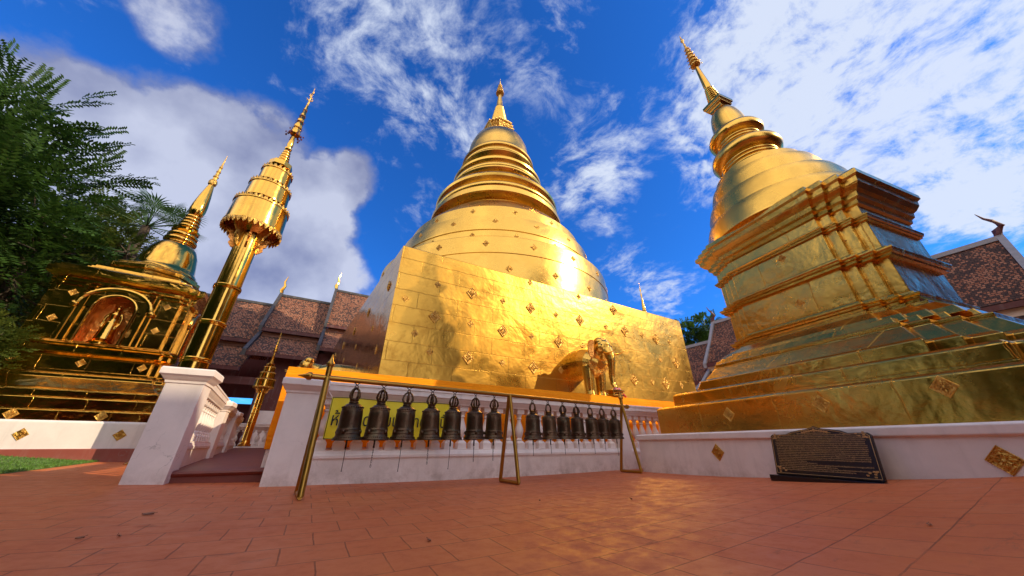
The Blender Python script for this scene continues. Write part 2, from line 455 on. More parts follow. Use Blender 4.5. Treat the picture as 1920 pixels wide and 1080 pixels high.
# ------------------------------------------------------------------ ornaments
def ornament_mb(s=1.0):
    """diamond plaque in the local XZ plane, facing -Y, half diagonal s"""
    mb = MB()
    d = lambda r, y: [(0, y, -r), (r * .92, y, 0), (0, y, r), (-r * .92, y, 0)]
    mb.rings([d(1, 0), d(1, -.05), d(.93, -.085), d(.86, -.05), d(.80, -.045)], cap0=False)
    mb.ball((0, -.07, 0), (.13, .07, .13), 8, 5)
    for k in range(8):
        a = k * PI / 4; r = .36 if k % 2 else .42
        c = Vector((r * math.sin(a), -.06, r * math.cos(a)))
        mb.tube([c * .45 + Vector((0, -.03, 0)), c, c * (1.35 if k % 2 == 0 else 1.1)], [.06, .10, .02], 5)
    for k in range(4):
        a = k * PI / 2
        for sgn in (-1, 1):
            c = Vector((.63 * math.sin(a) + sgn * .1 * math.cos(a), -.05, .63 * math.cos(a) - sgn * .1 * math.sin(a)))
            mb.ball(c, (.075, .05, .075), 6, 4)
        for q in (-1, 1):
            mb.ball((.40 * math.sin(a + q * .42), -.05, .40 * math.cos(a + q * .42) ), (.06, .045, .06), 6, 4)
    mb.v = [(x * s, y * s * 1.35, z * s) for x, y, z in mb.v]
    return mb
_orn = None
def ornament(parent, loc, s, normal, name='ornament'):
    """facing along normal (horizontal, may lean up)"""
    global _orn
    if _orn is None:
        _orn = ornament_mb(1.0).build('ornament', M['gold_orn'], smooth=True, autosm=30)
        o = _orn
    else:
        o = _orn.copy(); C.objects.link(o)
    n = Vector(normal).normalized()
    z = Vector((0, 0, 1)); x = (-n).cross(z).normalized() * -1
    yv = -n; xv = yv.cross(z).normalized(); zv = xv.cross(yv)
    mt = Matrix((xv, yv, zv)).transposed().to_4x4()
    mt = Matrix.Translation(Vector(loc)) @ mt @ Matrix.Scale(s, 4)
    o.parent = parent
    pm = parent.matrix_basis if parent.parent is None else parent.parent.matrix_basis @ parent.matrix_basis
    o.matrix_parent_inverse = Matrix.Identity(4)
    o.matrix_basis = pm.inverted() @ mt
    return o

# ------------------------------------------------------------------ central stupa
SK = -.079      # the stair side runs a little off square
st = empty('stupa', (6.1, 12, 0), 0, 'great central golden stupa with square body, stacked drums, bell and ringed spire', 'stupa')
def L(o): o.matrix_parent_inverse = Matrix.Translation(-Vector(st.location)); return o
X0, X1, Y0, Y1, ZB, ZT = .90, 11.35, 6.8, 17.4, 1.44, 4.72
def cubering(z, ins):
    f = (z - ZB) / (ZT - ZB)
    return [(X0 + .05 * f + ins, Y0 + ins, z), (X1 - .0 * f - ins, Y0 + ins, z), (X1 - ins, Y1 - ins, z), (X0 + SK * (Y1 - Y0) + .05 * f + ins, Y1 - ins, z)]
mb = MB().rings([cubering(ZB - .02, -.0), cubering(ZT - .03, 0), cubering(ZT, .03)])
sb_ = mb.build('square_body', M['gold_cube'], st); L(sb_)
sb_.data.materials.append(M['gold_side'])
for p_ in sb_.data.polygons:
    if p_.normal.x < -.7: p_.material_index = 1
# white platform
PF = 5.5
def plat(z, o): return [(-.44 - o, PF - o, z), (12.6 + o, PF - o, z), (12.6 + o, 19 + o, z), (-.44 + SK * 13.5 - o, 19 + o, z)]
L(MB().rings([plat(-.2, 0), plat(.42, 0), plat(.46, 0), plat(1.42, 0)]).build('platform', M['white'], st, bevel=.01))
CX, CY = 6.05, 12.1
drums = [(5.0, ZT - .05), (5.0, 5.85), (5.02, 5.87), (5.02, 5.95), (4.98, 6.5), (4.93, 6.55)]
L(MB().lathe(drums, 128, (CX, CY)).build('drum', M['gold_round'], st, smooth=True, autosm=20))
L(MB().lathe([(4.45, 6.5), (4.43, 7.15), (4.46, 7.17), (4.46, 7.24), (4.36, 7.85), (4.3, 7.9)], 128, (CX, CY)).build('drum', M['gold_round'], st, smooth=True, autosm=20))
L(MB().lathe([(4.1, 7.85), (4.05, 8.55), (3.7, 9.0), (3.42, 9.35), (3.2, 9.6), (3.14, 9.65)], 128, (CX, CY)).build('drum', M['gold_round'], st, smooth=True, autosm=20))
def torus_stack(r0, z0, z1, r1, n, bulge=.07):
    pr = []
    for k in range(n):
        za = z0 + (z1 - z0) * k / n; zb = z0 + (z1 - z0) * (k + 1) / n; ra = r0 + (r1 - r0) * k / n
        for q in range(7):
            a = -PI / 2 + PI * q / 6
            pr.append((ra + bulge * math.cos(a) - .03, (za + zb) / 2 + (zb - za) * .47 * math.sin(a)))
    return pr
rg = [(2.95, 9.6), (2.95, 9.85)] + [(3.22, 9.98), (3.3, 10.05), (3.3, 10.25), (3.2, 10.33), (3.16, 10.38), (3.16, 10.45)] + torus_stack(3.12, 10.45, 10.75, 3.08, 1, .12) + [(3.0, 10.8), (2.92, 10.95)] + [(2.98, 11.0), (3.12, 11.1), (3.16, 11.2), (3.1, 11.32), (2.95, 11.45), (2.72, 11.55)]
L(MB().lathe(rg, 128, (CX, CY)).build('ring_moulding', M['gold_round'], st, smooth=True, autosm=28))
L(MB().lathe([(2.66, 11.5), (2.52, 11.9), (2.42, 12.0), (2.55, 12.05), (2.62, 12.14), (2.55, 12.24), (2.5, 12.28), (2.5, 12.36)] + torus_stack(2.44, 12.36, 12.62, 2.4, 1, .1) + [(2.33, 12.68), (2.28, 12.85), (2.4, 12.95), (2.42, 13.06), (2.3, 13.2), (2.08, 13.34)], 112, (CX, CY)).build('ring_moulding', M['gold_round'], st, smooth=True, autosm=28))
L(MB().lathe([(2.10, 13.3), (2.0, 13.6), (2.08, 13.68), (2.17, 13.78), (2.10, 13.88), (2.05, 13.92), (2.05, 13.98)] + torus_stack(2.0, 13.98, 14.2, 1.97, 1, .09) + [(1.92, 14.24), (1.92, 14.34), (2.03, 14.42), (2.03, 14.54), (1.9, 14.68), (1.78, 14.76)], 96, (CX, CY)).build('ring_moulding', M['gold_round'], st, smooth=True, autosm=28))
L(MB().lathe([(1.86, 14.7), (1.80, 14.85), (1.77, 15.0), (1.76, 15.4), (1.69, 15.9), (1.52, 16.4), (1.18, 16.8), (.86, 17.04), (.6, 17.1)], 96, (CX, CY)).build('bell', M['gold_round'], st, smooth=True))
def redent(m, n=3):
    q = (1 - m) / n; oc = [(1, m)]
    for k in range(n - 1):
        oc.append((1 - q * (k + 1), m + q * k)); oc.append((1 - q * (k + 1), m + q * (k + 1)))
    oc.append((m, m + q * (n - 1))); oc.append((m, 1))
    out = []
    for k in range(4):
        for a_, b_ in oc:
            x, y = a_, b_
            for _ in range(k): x, y = -y, x
            out.append((x, y))
    return out
RD = redent(.5, 3)
def redent_mb(lv, poly, c=(0, 0), rot=0):
    cr, sr = math.cos(rot), math.sin(rot)
    return MB().rings([[(c[0] + E * (x * cr - y * sr), c[1] + E * (x * sr + y * cr), z) for x, y in poly] for E, z in lv])
L(redent_mb([(.62, 17.05), (.62, 17.12), (.86, 17.2), (.86, 17.3), (.78, 17.34), (.70, 17.4), (.66, 17.6), (.72, 17.66), (.80, 17.74), (.80, 17.84), (.88, 17.88), (.88, 17.98), (.7, 18.0)], RD, (CX, CY)).build('harmika', M['gold_orn'], st))
sp = [(.58, 17.98)]
for k in range(13):
    z = 18.0 + k * .16; r = .62 - k * .028
    sp += [(r, z + .02), (r + .02, z + .07), (r, z + .12), (r - .035, z + .15)]
sp += [(.24, 20.1), (.2, 20.5), (.13, 21.3), (.09, 21.7)]
L(MB().lathe(sp, 48, (CX, CY)).build('ringed_spire', M['gold_round'], st, smooth=True))
def umb_tiers(z0, z1, r0, r1, n, c):
    mb = MB()
    for k in range(n):
        f = k / n; z = z0 + (z1 - z0) * f; r = r0 + (r1 - r0) * f; h = (z1 - z0) / n
        mb.lathe([(r * .55, z), (r, z + h * .05), (r, z + h * .3), (r * .72, z + h * .42), (r * .5, z + h * .95)], 20, c)
    return mb
L(umb_tiers(21.6, 22.6, .27, .1, 5, (CX, CY)).build('umbrella_finial', M['gold_orn'], st, smooth=True))
L(MB().lathe([(.04, 22.5), (.05, 22.8), (.02, 22.95), (.005, 23.3)], 12, (CX, CY)).build('tip', M['gold_orn'], st, smooth=True))
big_o = [(888, 499), (943, 517), (885, 550), (815, 594), (943, 620.5), (995, 577.5), (1048, 641), (1087.5, 600.6), (1171.5, 620.5), (1230, 636), (878, 671), (1000.6, 689), (1189.6, 712), (1249, 719), (1267.5, 680), (1040, 544), (1130, 660), (1150, 581)]
sm_o = [(821, 533.5), (883, 607), (943, 564), (1042.6, 590), (1136, 612), (997, 631), (1204, 629), (942, 680), (1052, 694), (1093, 649), (1223.7, 715.6), (1278, 722), (1239, 674), (1150, 707), (806, 660), (994, 530), (1255, 641), (1085, 556), (778, 625), (760, 560), (1110, 702)]
for lst, s in ((big_o, .17), (sm_o, .095)):
    for px, py in lst:
        p = at_y(px, py, Y0 - .004)
        ss = s * (1 + .03 * (p.x - 4))
        if p.z + ss < ZT + .02 and p.x - ss > X0: ornament(st, (p.x, Y0, p.z), ss, (0, -1, 0))
for k in range(5):
    for r_, (zz_, s_) in enumerate(((2.3, .15), (3.1, .1), (3.9, .15))):
        yy = Y0 + .7 + k * 2.1 + (1.0 if r_ == 1 else 0)
        ornament(st, (X0 + SK * (yy - Y0) + .03, yy, zz_), s_, (-1, -.079, 0))
for (rr, zc, n_, ph, s_) in ((5.0, 6.2, 20, .1, .13), (5.0, 5.3, 20, .25, .13), (4.41, 7.55, 18, .05, .12), (4.43, 6.95, 18, .22, .11), (4.07, 8.3, 16, .1, .11)):
    for k in range(n_):
        a = 2 * PI * k / n_ + ph
        if math.sin(a) < .15: ornament(st, (CX + rr * math.cos(a), CY + rr * math.sin(a), zc), s_, (math.cos(a), math.sin(a), .03))

# orange cloth wrapped round the platform
mb = MB()
def wrap(z, o, wv): 
    pts = []
    for i in range(90): 
        x = -.44 - o + (12.6 + .44) * i / 89; pts.append((x, PF - o - .012 * wv * math.sin(x * 5.0) - .008 * wv * math.sin(x * 11 + z * 3), z + .012 * wv * math.sin(x * 1.7)))
    pts.append((12.6 + o, 19 + o, z))
    for i in range(40):
        y = 19 + o - (13.5) * i / 40; pts.append((-.44 + SK * (y - PF) - o - .012 * wv * math.sin(y * 6), y, z))
    return pts
mb.rings([wrap(.40, .02, 1), wrap(.6, .028, 1.3), wrap(.95, .024, 1), wrap(1.3, .03, .6), wrap(1.435, .022, .2), wrap(1.445, -.25, 0)], cap0=False, cap1=False)
tag(mb.build('orange_cloth', M['cloth'], smooth=True), 'long bright orange cloth wrapped round the platform below the gold square body', 'cloth')

# ------------------------------------------------------------------ elephants
def elephant_body():
    mb = MB()
    mb.tube([(-.2, 0, .94), (.1, 0, .96), (.4, 0, .95), (.62, 0, .90), (.8, 0, .84), (.9, 0, .80)], [.40, .41, .40, .36, .28, .12], 18)
    mb.tube([(.55, 0, .98), (.75, 0, 1.08), (.95, 0, 1.15)], [.26, .24, .19], 16)
    for s in (-1, 1):
        mb.tube([(.62, s * .19, .8), (.64, s * .20, .5), (.63, s * .19, .2), (.64, s * .19, .06), (.65, s * .19, .0)], [.17, .135, .115, .13, .14], 12)
        mb.ball((1.0, s * .085, 1.36), (.15, .115, .13), 12, 8)
        mb.ball((1.06, s * .13, 1.2), (.14, .09, .12), 10, 7)
    mb.ball((1.03, 0, 1.24), (.22, .2, .2), 14, 9)
    mb.ball((1.13, 0, 1.08), (.16, .15, .15), 12, 8)
    mb.ball((1.06, 0, .97), (.14, .10, .10), 10, 7)
    mb.tube([(1.16, 0, 1.12), (1.24, 0, 1.0), (1.27, 0, .86), (1.25, 0, .66), (1.22, 0, .46), (1.23, 0, .3), (1.29, 0, .2), (1.33, 0, .2)], [.15, .12, .10, .083, .07, .06, .052, .045], 12)
    return mb
def make_elephant(label):
    t = empty('elephant_statue', (0, 0, 0), 0, label, 'statue', 'golden elephants coming out of the stupa walls')
    o = elephant_body().build('body', M['gold_round'], t, smooth=True, autosm=180)
    r = o.modifiers.new('skin', 'REMESH'); r.mode = 'VOXEL'; r.voxel_size = .014; r.use_smooth_shade = True
    sm = o.modifiers.new('soft', 'SMOOTH'); sm.factor = .5; sm.iterations = 3
    for s in (-1, 1):
        mb = MB()
        # ear: thin fan, folded back with creases
        rs = []
        out_ = [(0, .12), (.05, .2), (-.06, .25), (-.18, .22), (-.27, .1), (-.28, -.08), (-.2, -.24), (-.1, -.3), (-.03, -.2), (0, -.06)]
        for k, (a, z) in enumerate(out_):
            pass
        v0 = [(.96 + a * .25, s * (.21 + (-a) * .55 + .015 * math.sin(k * 2.5)), 1.2 + z * .9) for k, (a, z) in enumerate(out_)]
        v1 = [(x - .025, y + s * .0, z) for x, y, z in v0]
        n = len(v0)
        mb.add(v0 + v1, [tuple(range(n)), tuple(range(2 * n - 1, n - 1, -1))] + [(i, (i + 1) % n, n + (i + 1) % n, n + i) for i in range(n)])
        mb.build('ear', M['gold_orange'], t, bevel=.006)
        MB().tube([(1.15, s * .11, 1.06), (1.28, s * .14, 1.0), (1.44, s * .15, .99), (1.58, s * .14, 1.03)], [.032, .026, .018, .004], 8).build('tusk', M['gold_poly'], t, smooth=True)
        MB().ball((1.17, s * .165, 1.24), (.03, .02, .022), 8, 6).build('eye', M['iron'], t, smooth=True)
    # fringe of the collar
    mb = MB()
    for k in range(15):
        a = -PI * .1 - k * PI * .8 / 14
        p = Vector((.80, .30 * math.cos(a), .98 + .28 * math.sin(a)))
        mb.tube([p, p + Vector((.05, .02 * math.cos(a), -.03)), p + Vector((.03, .03 * math.cos(a), -.13))], [.014, .022, .004], 6)
    mb.tube([(.80 , .30 * math.cos(-PI * .1 - k * PI * .8 / 24), .98 + .28 * math.sin(-PI * .1 - k * PI * .8 / 24)) for k in range(25)], .02, 6)
    mb.build('collar', M['gold_orn'], t, smooth=True)
    return t
EM_ = 1
el1 = make_elephant('golden elephant on the front of the stupa, trunk reaching down to a small pedestal')
el1.location = (6.0, Y0 - .0, 1.445); el1.rotation_euler = (0, 0, -PI / 2)
el2 = copy_tree(el1)
el2['label'] = 'golden elephant seen from its side above the orange cloth, left of the square body'
el2.location = (X0 + SK * 5.2, 12.0, 1.445); el2.rotation_euler = (0, 0, PI); 
pd = empty('offering_pedestal', (6.0, 5.56, 1.447), 0, 'small stepped golden offering pedestal under the front elephant trunk', 'pedestal')
MB().box(-.17, .17, -.12, .12, 0, .035).box(-.13, .13, -.09, .09, .035, .075).box(-.16, .16, -.11, .11, .075, .105).box(-.19, .19, -.13, .13, .105, .14).build('base', M['gold_poly'], pd, bevel=.006)
mb = MB()
for k in range(9): mb.ball((rng.uniform(-.08, .08), rng.uniform(-.08, .02), .155 + rng.uniform(0, .02)), .025, 7, 5)
tag(mb.build('lotus_offering', M['pink'], smooth=True, loc=(6.03, 5.55, 1.447)), 'pink lotus flowers lying on the small golden pedestal', 'flowers')
mb = MB()
for dx, dz in ((0, 0), (.04, .02), (.08, -.01), (.02, .03)): mb.ball((dx, 0, .03 + dz), .028, 7, 5)
tag(mb.build('flower_offering', M['redp'], smooth=True, loc=(6.24, 5.54, 1.447)), 'small red flowers at the foot of the golden pedestal', 'flowers')

# ------------------------------------------------------------------ balustrades
def baluster_mb(h=.60, r=.068):
    mb = MB()
    mb.box(-r, r, -r, r, 0, h * .13)
    s = .7071
    mb.rings([[(x * r, y * r, z) for x, y in ((-1, -1), (1, -1), (1, 1), (-1, 1))] for r, z in ((r, h * .13), (r * .62, h * .19))], cap0=False)
    pr = [(.62, .19), (.72, .215), (.62, .24), (.5, .26), (.78, .32), (1.0, .40), (1.02, .46), (.85, .54), (.6, .62), (.46, .68), (.44, .72), (.62, .74), (.62, .76), (.5, .78), (.66, .83), (.8, .87)]
    mb.lathe([(a * r, z * h) for a, z in pr], 14, cap0=False, cap1=False)
    mb.box(-r, r, -r, r, h * .87, h)
    return mb
_bal = None
def balusters(parent, pts, h, z):
    global _bal
    for p in pts:
        if _bal is None: _bal = baluster_mb().build('baluster', M['white'], smooth=True, autosm=35); o = _bal
        else: o = _bal.copy(); C.objects.link(o)
        o.parent = parent; o.location = (*p, z); o.scale = (1, 1, h / .6)
def extr(prof, p0, p1, m, parent, name):
    """profile (offset, z) swept from p0 to p1; symmetric about the line"""
    d = Vector((p1[0] - p0[0], p1[1] - p0[1])).normalized(); n = Vector((d.y, -d.x))
    full = [(o, z) for o, z in prof] + [(-o, z) for o, z in reversed(prof)]
    mb = MB().rings([[(q[0] + n.x * o, q[1] + n.y * o, z) for o, z in full] for q in (p0, p1)])
    return mb.build(name, m, parent)
CAP = [(.085, .98), (.10, .985), (.105, 1.0), (.13, 1.03), (.15, 1.06), (.165, 1.07), (.165, 1.135), (.175, 1.14), (.175, 1.165), (.16, 1.175)]
PLI = [(.12, -.2), (.12, .29), (.135, .295), (.135, .325), (.12, .34), (.11, .36), (.10, .37), (.10, .385)]
def pier(parent, x0, x1, y0, y1, z1, zb=-.2):
    mb = MB().box(x0, x1, y0, y1, zb, z1)
    cx, cy, hx, hy = (x0 + x1) / 2, (y0 + y1) / 2, (x1 - x0) / 2, (y1 - y0) / 2
    o = mb.build('pier', M['white'], parent, bevel=.006)
    sq = lambda e, z: [(cx - hx - e, cy - hy - e, z), (cx + hx + e, cy - hy - e, z), (cx + hx + e, cy + hy + e, z), (cx - hx - e, cy + hy + e, z)]
    MB().rings([sq(e, z1 + z) for e, z in ((.002, -.02), (.010, -.015), (.012, .01), (.03, .03), (.05, .055), (.065, .07), (.07, .075), (.07, .135), (.06, .15))]).build('pier_cap', M['white'], o)
    return o
YR = 5.0
fb = empty('balustrade', (0, YR, 0), 0, 'white front balustrade with turned balusters behind the row of bells', 'balustrade')
def Lf(o, e):
    o.matrix_parent_inverse = Matrix.Translation(-Vector(e.location)); return o
Lf(extr(PLI, (.02, YR), (7.6, YR), M['white'], fb, 'plinth'), fb)
Lf(extr(CAP, (.02, YR), (7.6, YR), M['white'], fb, 'cap_rail'), fb)
Lf(pier(fb, -.35, .02, YR - .17, YR + .20, 1.03), fb)
Lf(pier(fb, 5.22, 5.5, YR - .15, YR + .15, .98), fb)
n0 = len(C.objects)
balusters(fb, [(.14 + .206 * k - 0, 0) for k in range(25) if .14 + .206 * k < 5.12], .60, .384)
balusters(fb, [(5.64 + .206 * k, 0) for k in range(9)], .60, .384)
# stair-side balustrade
lb_ = empty('balustrade', (-1.38, 5.35, 0), 0, 'white stair balustrade with a flared end pier, left of the red landing', 'balustrade')
o = pier(lb_, -.17, .17, -.15, .20, 1.10)
sx = lambda y: -.087 * y + .075
secs = [(.22, 2.6), (2.9, 5.2), (5.5, 8.6)]
for a, c in secs:
    extr([(o_ * .62, z + .03) for o_, z in CAP], (sx(a), a), (sx(c), c), M['white'], lb_, 'cap_rail')
    extr([(o_ * .66, z + .10 if z > 0 else z) for o_, z in PLI], (sx(a), a), (sx(c), c), M['white'], lb_, 'plinth')
    k = a + .13
    while k < c - .05:
        balusters(lb_, [(sx(k), k)], .53, .484); kids_last = C.objects[-1]; kids_last.scale = (.62, .62, .53 / .6); k += .235
for y in (2.75, 5.35): pier(lb_, sx(y) - .14, sx(y) + .14, y - .15, y + .15, 1.0)
# far end of the landing
fe = empty('balustrade', (-1.4, 14.6, 0), 0, 'short distant white balustrade closing the far end of the landing', 'balustrade')
extr([(o_, z - .1) for o_, z in CAP], (-1.6, 0), (.3, 0), M['white'], fe, 'cap_rail')
extr([(o_, z) for o_, z in PLI], (-1.6, 0), (.3, 0), M['white'], fe, 'plinth')
balusters(fe, [(-1.5 + .2 * k, 0) for k in range(9)], .5, .384)
# landing and its step
mb = MB()
nose = lambda y, z: [( -1.22, y, z), (-.34, y, z)]
lx0 = lambda y: -1.16 - .087 * (y - 5.4)
lx1 = lambda y: -.40 + SK * (y - 5.4)
prof = [(5.36, -.2), (5.36, .12), (5.335, .135), (5.325, .155), (5.335, .175), (5.37, .185)]
def lrow(y, z): return [(lx0(y) - .1, y, z), (lx1(y) + .1, y, z)]
rows = [lrow(y, z) for y, z in prof] + [lrow(y, .187 + (y - 5.4) * .017) for y in (6, 7, 8, 10, 12, 14.4)] + [lrow(14.4, -.2)]
v = [p for r in rows for p in r]
mb.add(v, [(2 * i, 2 * i + 1, 2 * i + 3, 2 * i + 2) for i in range(len(rows) - 1)])
tag(mb.build('landing', M['landing'], smooth=True), kind='structure')

# ------------------------------------------------------------------ bell frame and bells
FA, FB = Vector((.03, 3.93, 1.075)), Vector((4.74, 4.27, 1.06))
fd = (FB - FA); fh = Vector((fd.x, fd.y, 0)).normalized(); fn = Vector((-fh.y, fh.x, 0))
bf = empty('bell_frame', (FA.x, FA.y, 0), 0, 'long gold painted pipe frame on three A-shaped legs carrying the row of temple bells', 'frame')
o_ = Vector((FA.x, FA.y, 0))
def fin(mb, p, d, r=.03):
    d = d.normalized()
    mb.tube([p, p + d * .012, p + d * .035, p + d * .055, p + d * .085, p + d * .13], [r * 1.15, r * 1.35, r * 1.3, r * .8, r * .45, r * .08], 12)
a0 = FA - fd.normalized() * .14 - o_; a1 = FB + fd.normalized() * .12 - o_
MB().tube([a0, a1], .026, 14).build('beam', M['brass'], bf, smooth=True)
mb = MB(); fin(mb, a0, a0 - a1); mb.build('finial', M['brass'], bf, smooth=True)
mb = MB(); fin(mb, a1, a1 - a0); mb.build('finial', M['brass'], bf, smooth=True)
for i, (t, sp_) in enumerate(((0, .24), (.487, .21), (1, .2))):
    p = FA + fd * t - o_
    gx = p + o_
    for s in (-1, 1):
        if i == 0 and s == 1: pass
        q = p + fn * s * (.10 if i == 0 and s == 1 else sp_); q.z = g_at(q.x + o_.x, q.y + o_.y) + .022
        lg = MB().tube([p + fn * s * .012, q], .028 if i == 0 else .024, 12).build('leg', M['brass'], bf, smooth=True)
    qa = p + fn * sp_; qb = p - fn * sp_
    qa.z = qb.z = g_at(gx.x, gx.y) + .024
    MB().tube([qa, qb], .022, 10).build('foot_bar', M['brass'], bf, smooth=True)
    if i != 1:
        MB().tube([p, p + Vector((0, 0, .12))], .028, 12).build('post_top', M['brass'], bf, smooth=True)
        mb = MB(); fin(mb, p + Vector((0, 0, .12)), Vector((0, 0, 1)), .03); mb.build('finial', M['brass'], bf, smooth=True)

def make_bell():
    t = empty('temple_bell')
    # origin at the hanging point on the beam's underside; z down
    body = [(.0, -.200), (.055, -.200), (.075, -.204), (.100, -.222), (.116, -.245), (.120, -.256), (.117, -.262), (.120, -.268), (.123, -.30), (.124, -.36), (.126, -.42), (.131, -.440), (.135, -.445), (.131, -.450), (.133, -.475), (.137, -.480), (.134, -.486), (.142, -.510), (.160, -.530), (.162, -.538), (.155, -.538), (.12, -.50), (.11, -.30), (.06, -.22), (0, -.215)]
    bd = MB().lathe(body, 40, cap0=False, cap1=False)
    for k in range(4):
        a = k * PI / 2 + .9
        bd.ball((.133 * math.cos(a), .133 * math.sin(a), -.464), (.022, .022, .022), 10, 7)
    for k in range(26):
        a = 2 * PI * k / 26
        bd.ball((.114 * math.cos(a), .114 * math.sin(a), -.238), (.012, .012, .010), 6, 4)
    for k in range(40):
        a = 2 * PI * k / 40
        bd.ball((.148 * math.cos(a), .148 * math.sin(a), -.516), (.009, .009, .008), 5, 4)
    bd.build('body', M['bronze'], t, smooth=True)
    cr = MB().lathe([(.05, -.20), (.056, -.196), (.056, -.185), (.048, -.178), (.054, -.168), (.054, -.158), (.03, -.152)], 24)
    for k in range(4):
        a = k * PI / 2 + .35
        c_, s_ = math.cos(a), math.sin(a)
        cr.tube([(r * c_, r * s_, z) for r, z in ((.046, -.155), (.062, -.13), (.06, -.10), (.046, -.07), (.02, -.05), (0, -.045))], [.014, .016, .013, .012, .010, .010], 8)
        cr.ball((.066 * c_, .066 * s_, -.125), (.014, .014, .018), 6, 5)
    cr.build('crown', M['bronze'], t, smooth=True)
    hk = MB()
    hk.tube([(.02 * math.cos(a), 0, -.04 + .024 * math.sin(a)) for a in [2 * PI * k / 10 for k in range(11)]], .005, 6, False)
    for s in (-1, 1): hk.tube([(0, 0, -.02), (s * .014, 0, -.004), (s * .045, 0, .012), (s * .05, 0, .03)], .005, 6)
    hk.build('hook', M['iron'], t, smooth=True)
    return t
def clapper(t, ln, chain):
    mb = MB().tube([(0, 0, -.40), (0, 0, -.61)], [.006, .011], 8)
    z = -.61
    if chain:
        k = 0
        while z > -.54 - ln:
            pts = []
            for q in range(9):
                a = 2 * PI * q / 8
                u = .007 * math.cos(a); w = .013 * math.sin(a)
                pts.append((u if k % 2 else 0, 0 if k % 2 else u, z - .013 + w))
            mb.tube(pts, .0022, 5, False); z -= .021; k += 1
    else:
        mb.tube([(0, 0, -.60), (.002, 0, -.54 - ln * .6), (0, 0, -.54 - ln)], .0035, 6)
        mb.ball((0, 0, -.54 - ln), .006, 6, 4)
    return mb.build('clapper', M['iron'], t, smooth=True)
bx = [669.6, 720, 767.8, 811.6, 853, 892, 927, 998, 1026.7, 1054, 1079, 1104, 1126.5, 1148]
lens = [.26, .22, .29, .23, .3, .22, .22, .2, .18, .2, .17, .21, .17, .26]
chains = [0, 1, 0, 1, 0, 1, 1, 0, 0, 0, 0, 0, 0, 0]
ORD = ['first and nearest', 'second', 'third', 'fourth', 'fifth', 'sixth', 'seventh']
bproto = make_bell()
bells = []
for i, x in enumerate(bx):
    t = bproto if i == 0 else copy_tree(bproto)
    bells.append(t)
for i, (x, t) in enumerate(zip(bx, bells)):
    # where the beam passes under this pixel column
    r = ray(x, 722 + (x - 670) * .08)
    den = r.x * fd.y - r.y * fd.x
    k = (FA.x * fd.y - FA.y * fd.x) / den
    P_ = Vector((r.x * k, r.y * k, 0)); f = (P_ - o_).dot(Vector((fd.x, fd.y, 0))) / (fd.x ** 2 + fd.y ** 2)
    t.location = (P_.x, P_.y, FA.z + fd.z * f - .03)
    s = 1.04 - .008 * i
    t.scale = (s * .84, s * .84, s)
    t.rotation_euler = (R_(random.uniform(-2, 2)), R_(random.uniform(-1.5, 1.5)), R_(random.uniform(-30, 30)))
    clapper(t, lens[i], chains[i])
    if i < 7: lab = f'{ORD[i]} dark bronze bell of the seven left of the middle legs, {"chain" if chains[i] else "rod"} clapper'
    else: lab = f'{ORD[i - 7].replace("first and nearest", "first")} dark bronze bell of the seven between the middle and far legs'
    tag(t, lab, 'bell', 'bronze temple bells hanging in a row')

# yellow banner tied to the balustrade
bn = empty('banner', (0, YR - .20, 0), 0, 'yellow vinyl banner with black Thai lettering tied to the white balustrade', 'banner')
ba, bc = at_y(608, 822, YR - .22), at_y(841, 826, YR - .22)
bt0, bt1 = at_y(621, 742, YR - .22), at_y(843, 759, YR - .22)
W0, W1 = (ba.x + bt0.x) / 2 + .0, (bc.x + bt1.x) / 2
zt, zb_ = (bt0.z + bt1.z) / 2, (ba.z + bc.z) / 2
print('banner', W0, W1, zb_, zt)
mb = MB(); NX, NZ = 50, 12
wob = lambda u, v: .012 * math.sin(u * 9 + v * 2) * (1 - v) + .007 * math.sin(u * 23 + v * 5) + .02 * math.exp(-((u - .08) ** 2 * 60 + (v - .8) ** 2 * 8))
def bp(u, v, off=0): return (W0 + (W1 - W0) * u, -.0 + off - wob(u, v), zb_ + (zt - zb_) * v + .012 * math.sin(PI * u * 3) * (v - .5))
front = [bp(i / NX, j / NZ) for i in range(NX + 1) for j in range(NZ + 1)]
backv = [bp(i / NX, j / NZ, .003) for i in range(NX + 1) for j in range(NZ + 1)]
fs = []; q = NZ + 1
for i in range(NX):
    for j in range(NZ):
        a = i * q + j; fs.append((a, a + q, a + q + 1, a + 1)); a += len(front); fs.append((a + 1, a + q + 1, a + q, a))
mb.add(front + backv, fs)
mb.build('sheet', M['yellow'], bn, smooth=True)
mb = MB()
edge = [(i / NX, 0) for i in range(NX + 1)] + [(1, j / NZ) for j in range(NZ + 1)] + [(1 - i / NX, 1) for i in range(NX + 1)] + [(0, 1 - j / NZ) for j in range(NZ + 1)]
mb.tube([Vector(bp(.006 + u * .988, .012 + v * .976, -.002)) for u, v in edge], .004, 5, False)
mb.build('border', M['ink'], bn, smooth=True)
for (u, v, du, dv) in ((0, 1, -.06, .08), (1, 1, .05, .08), (0, 0, -.06, -.05), (1, 0, .05, -.04)):
    p = Vector(bp(u, v)); MB().tube([p, p + Vector((du, .05, dv))], .004, 5).build('tie_string', M['white'], bn)
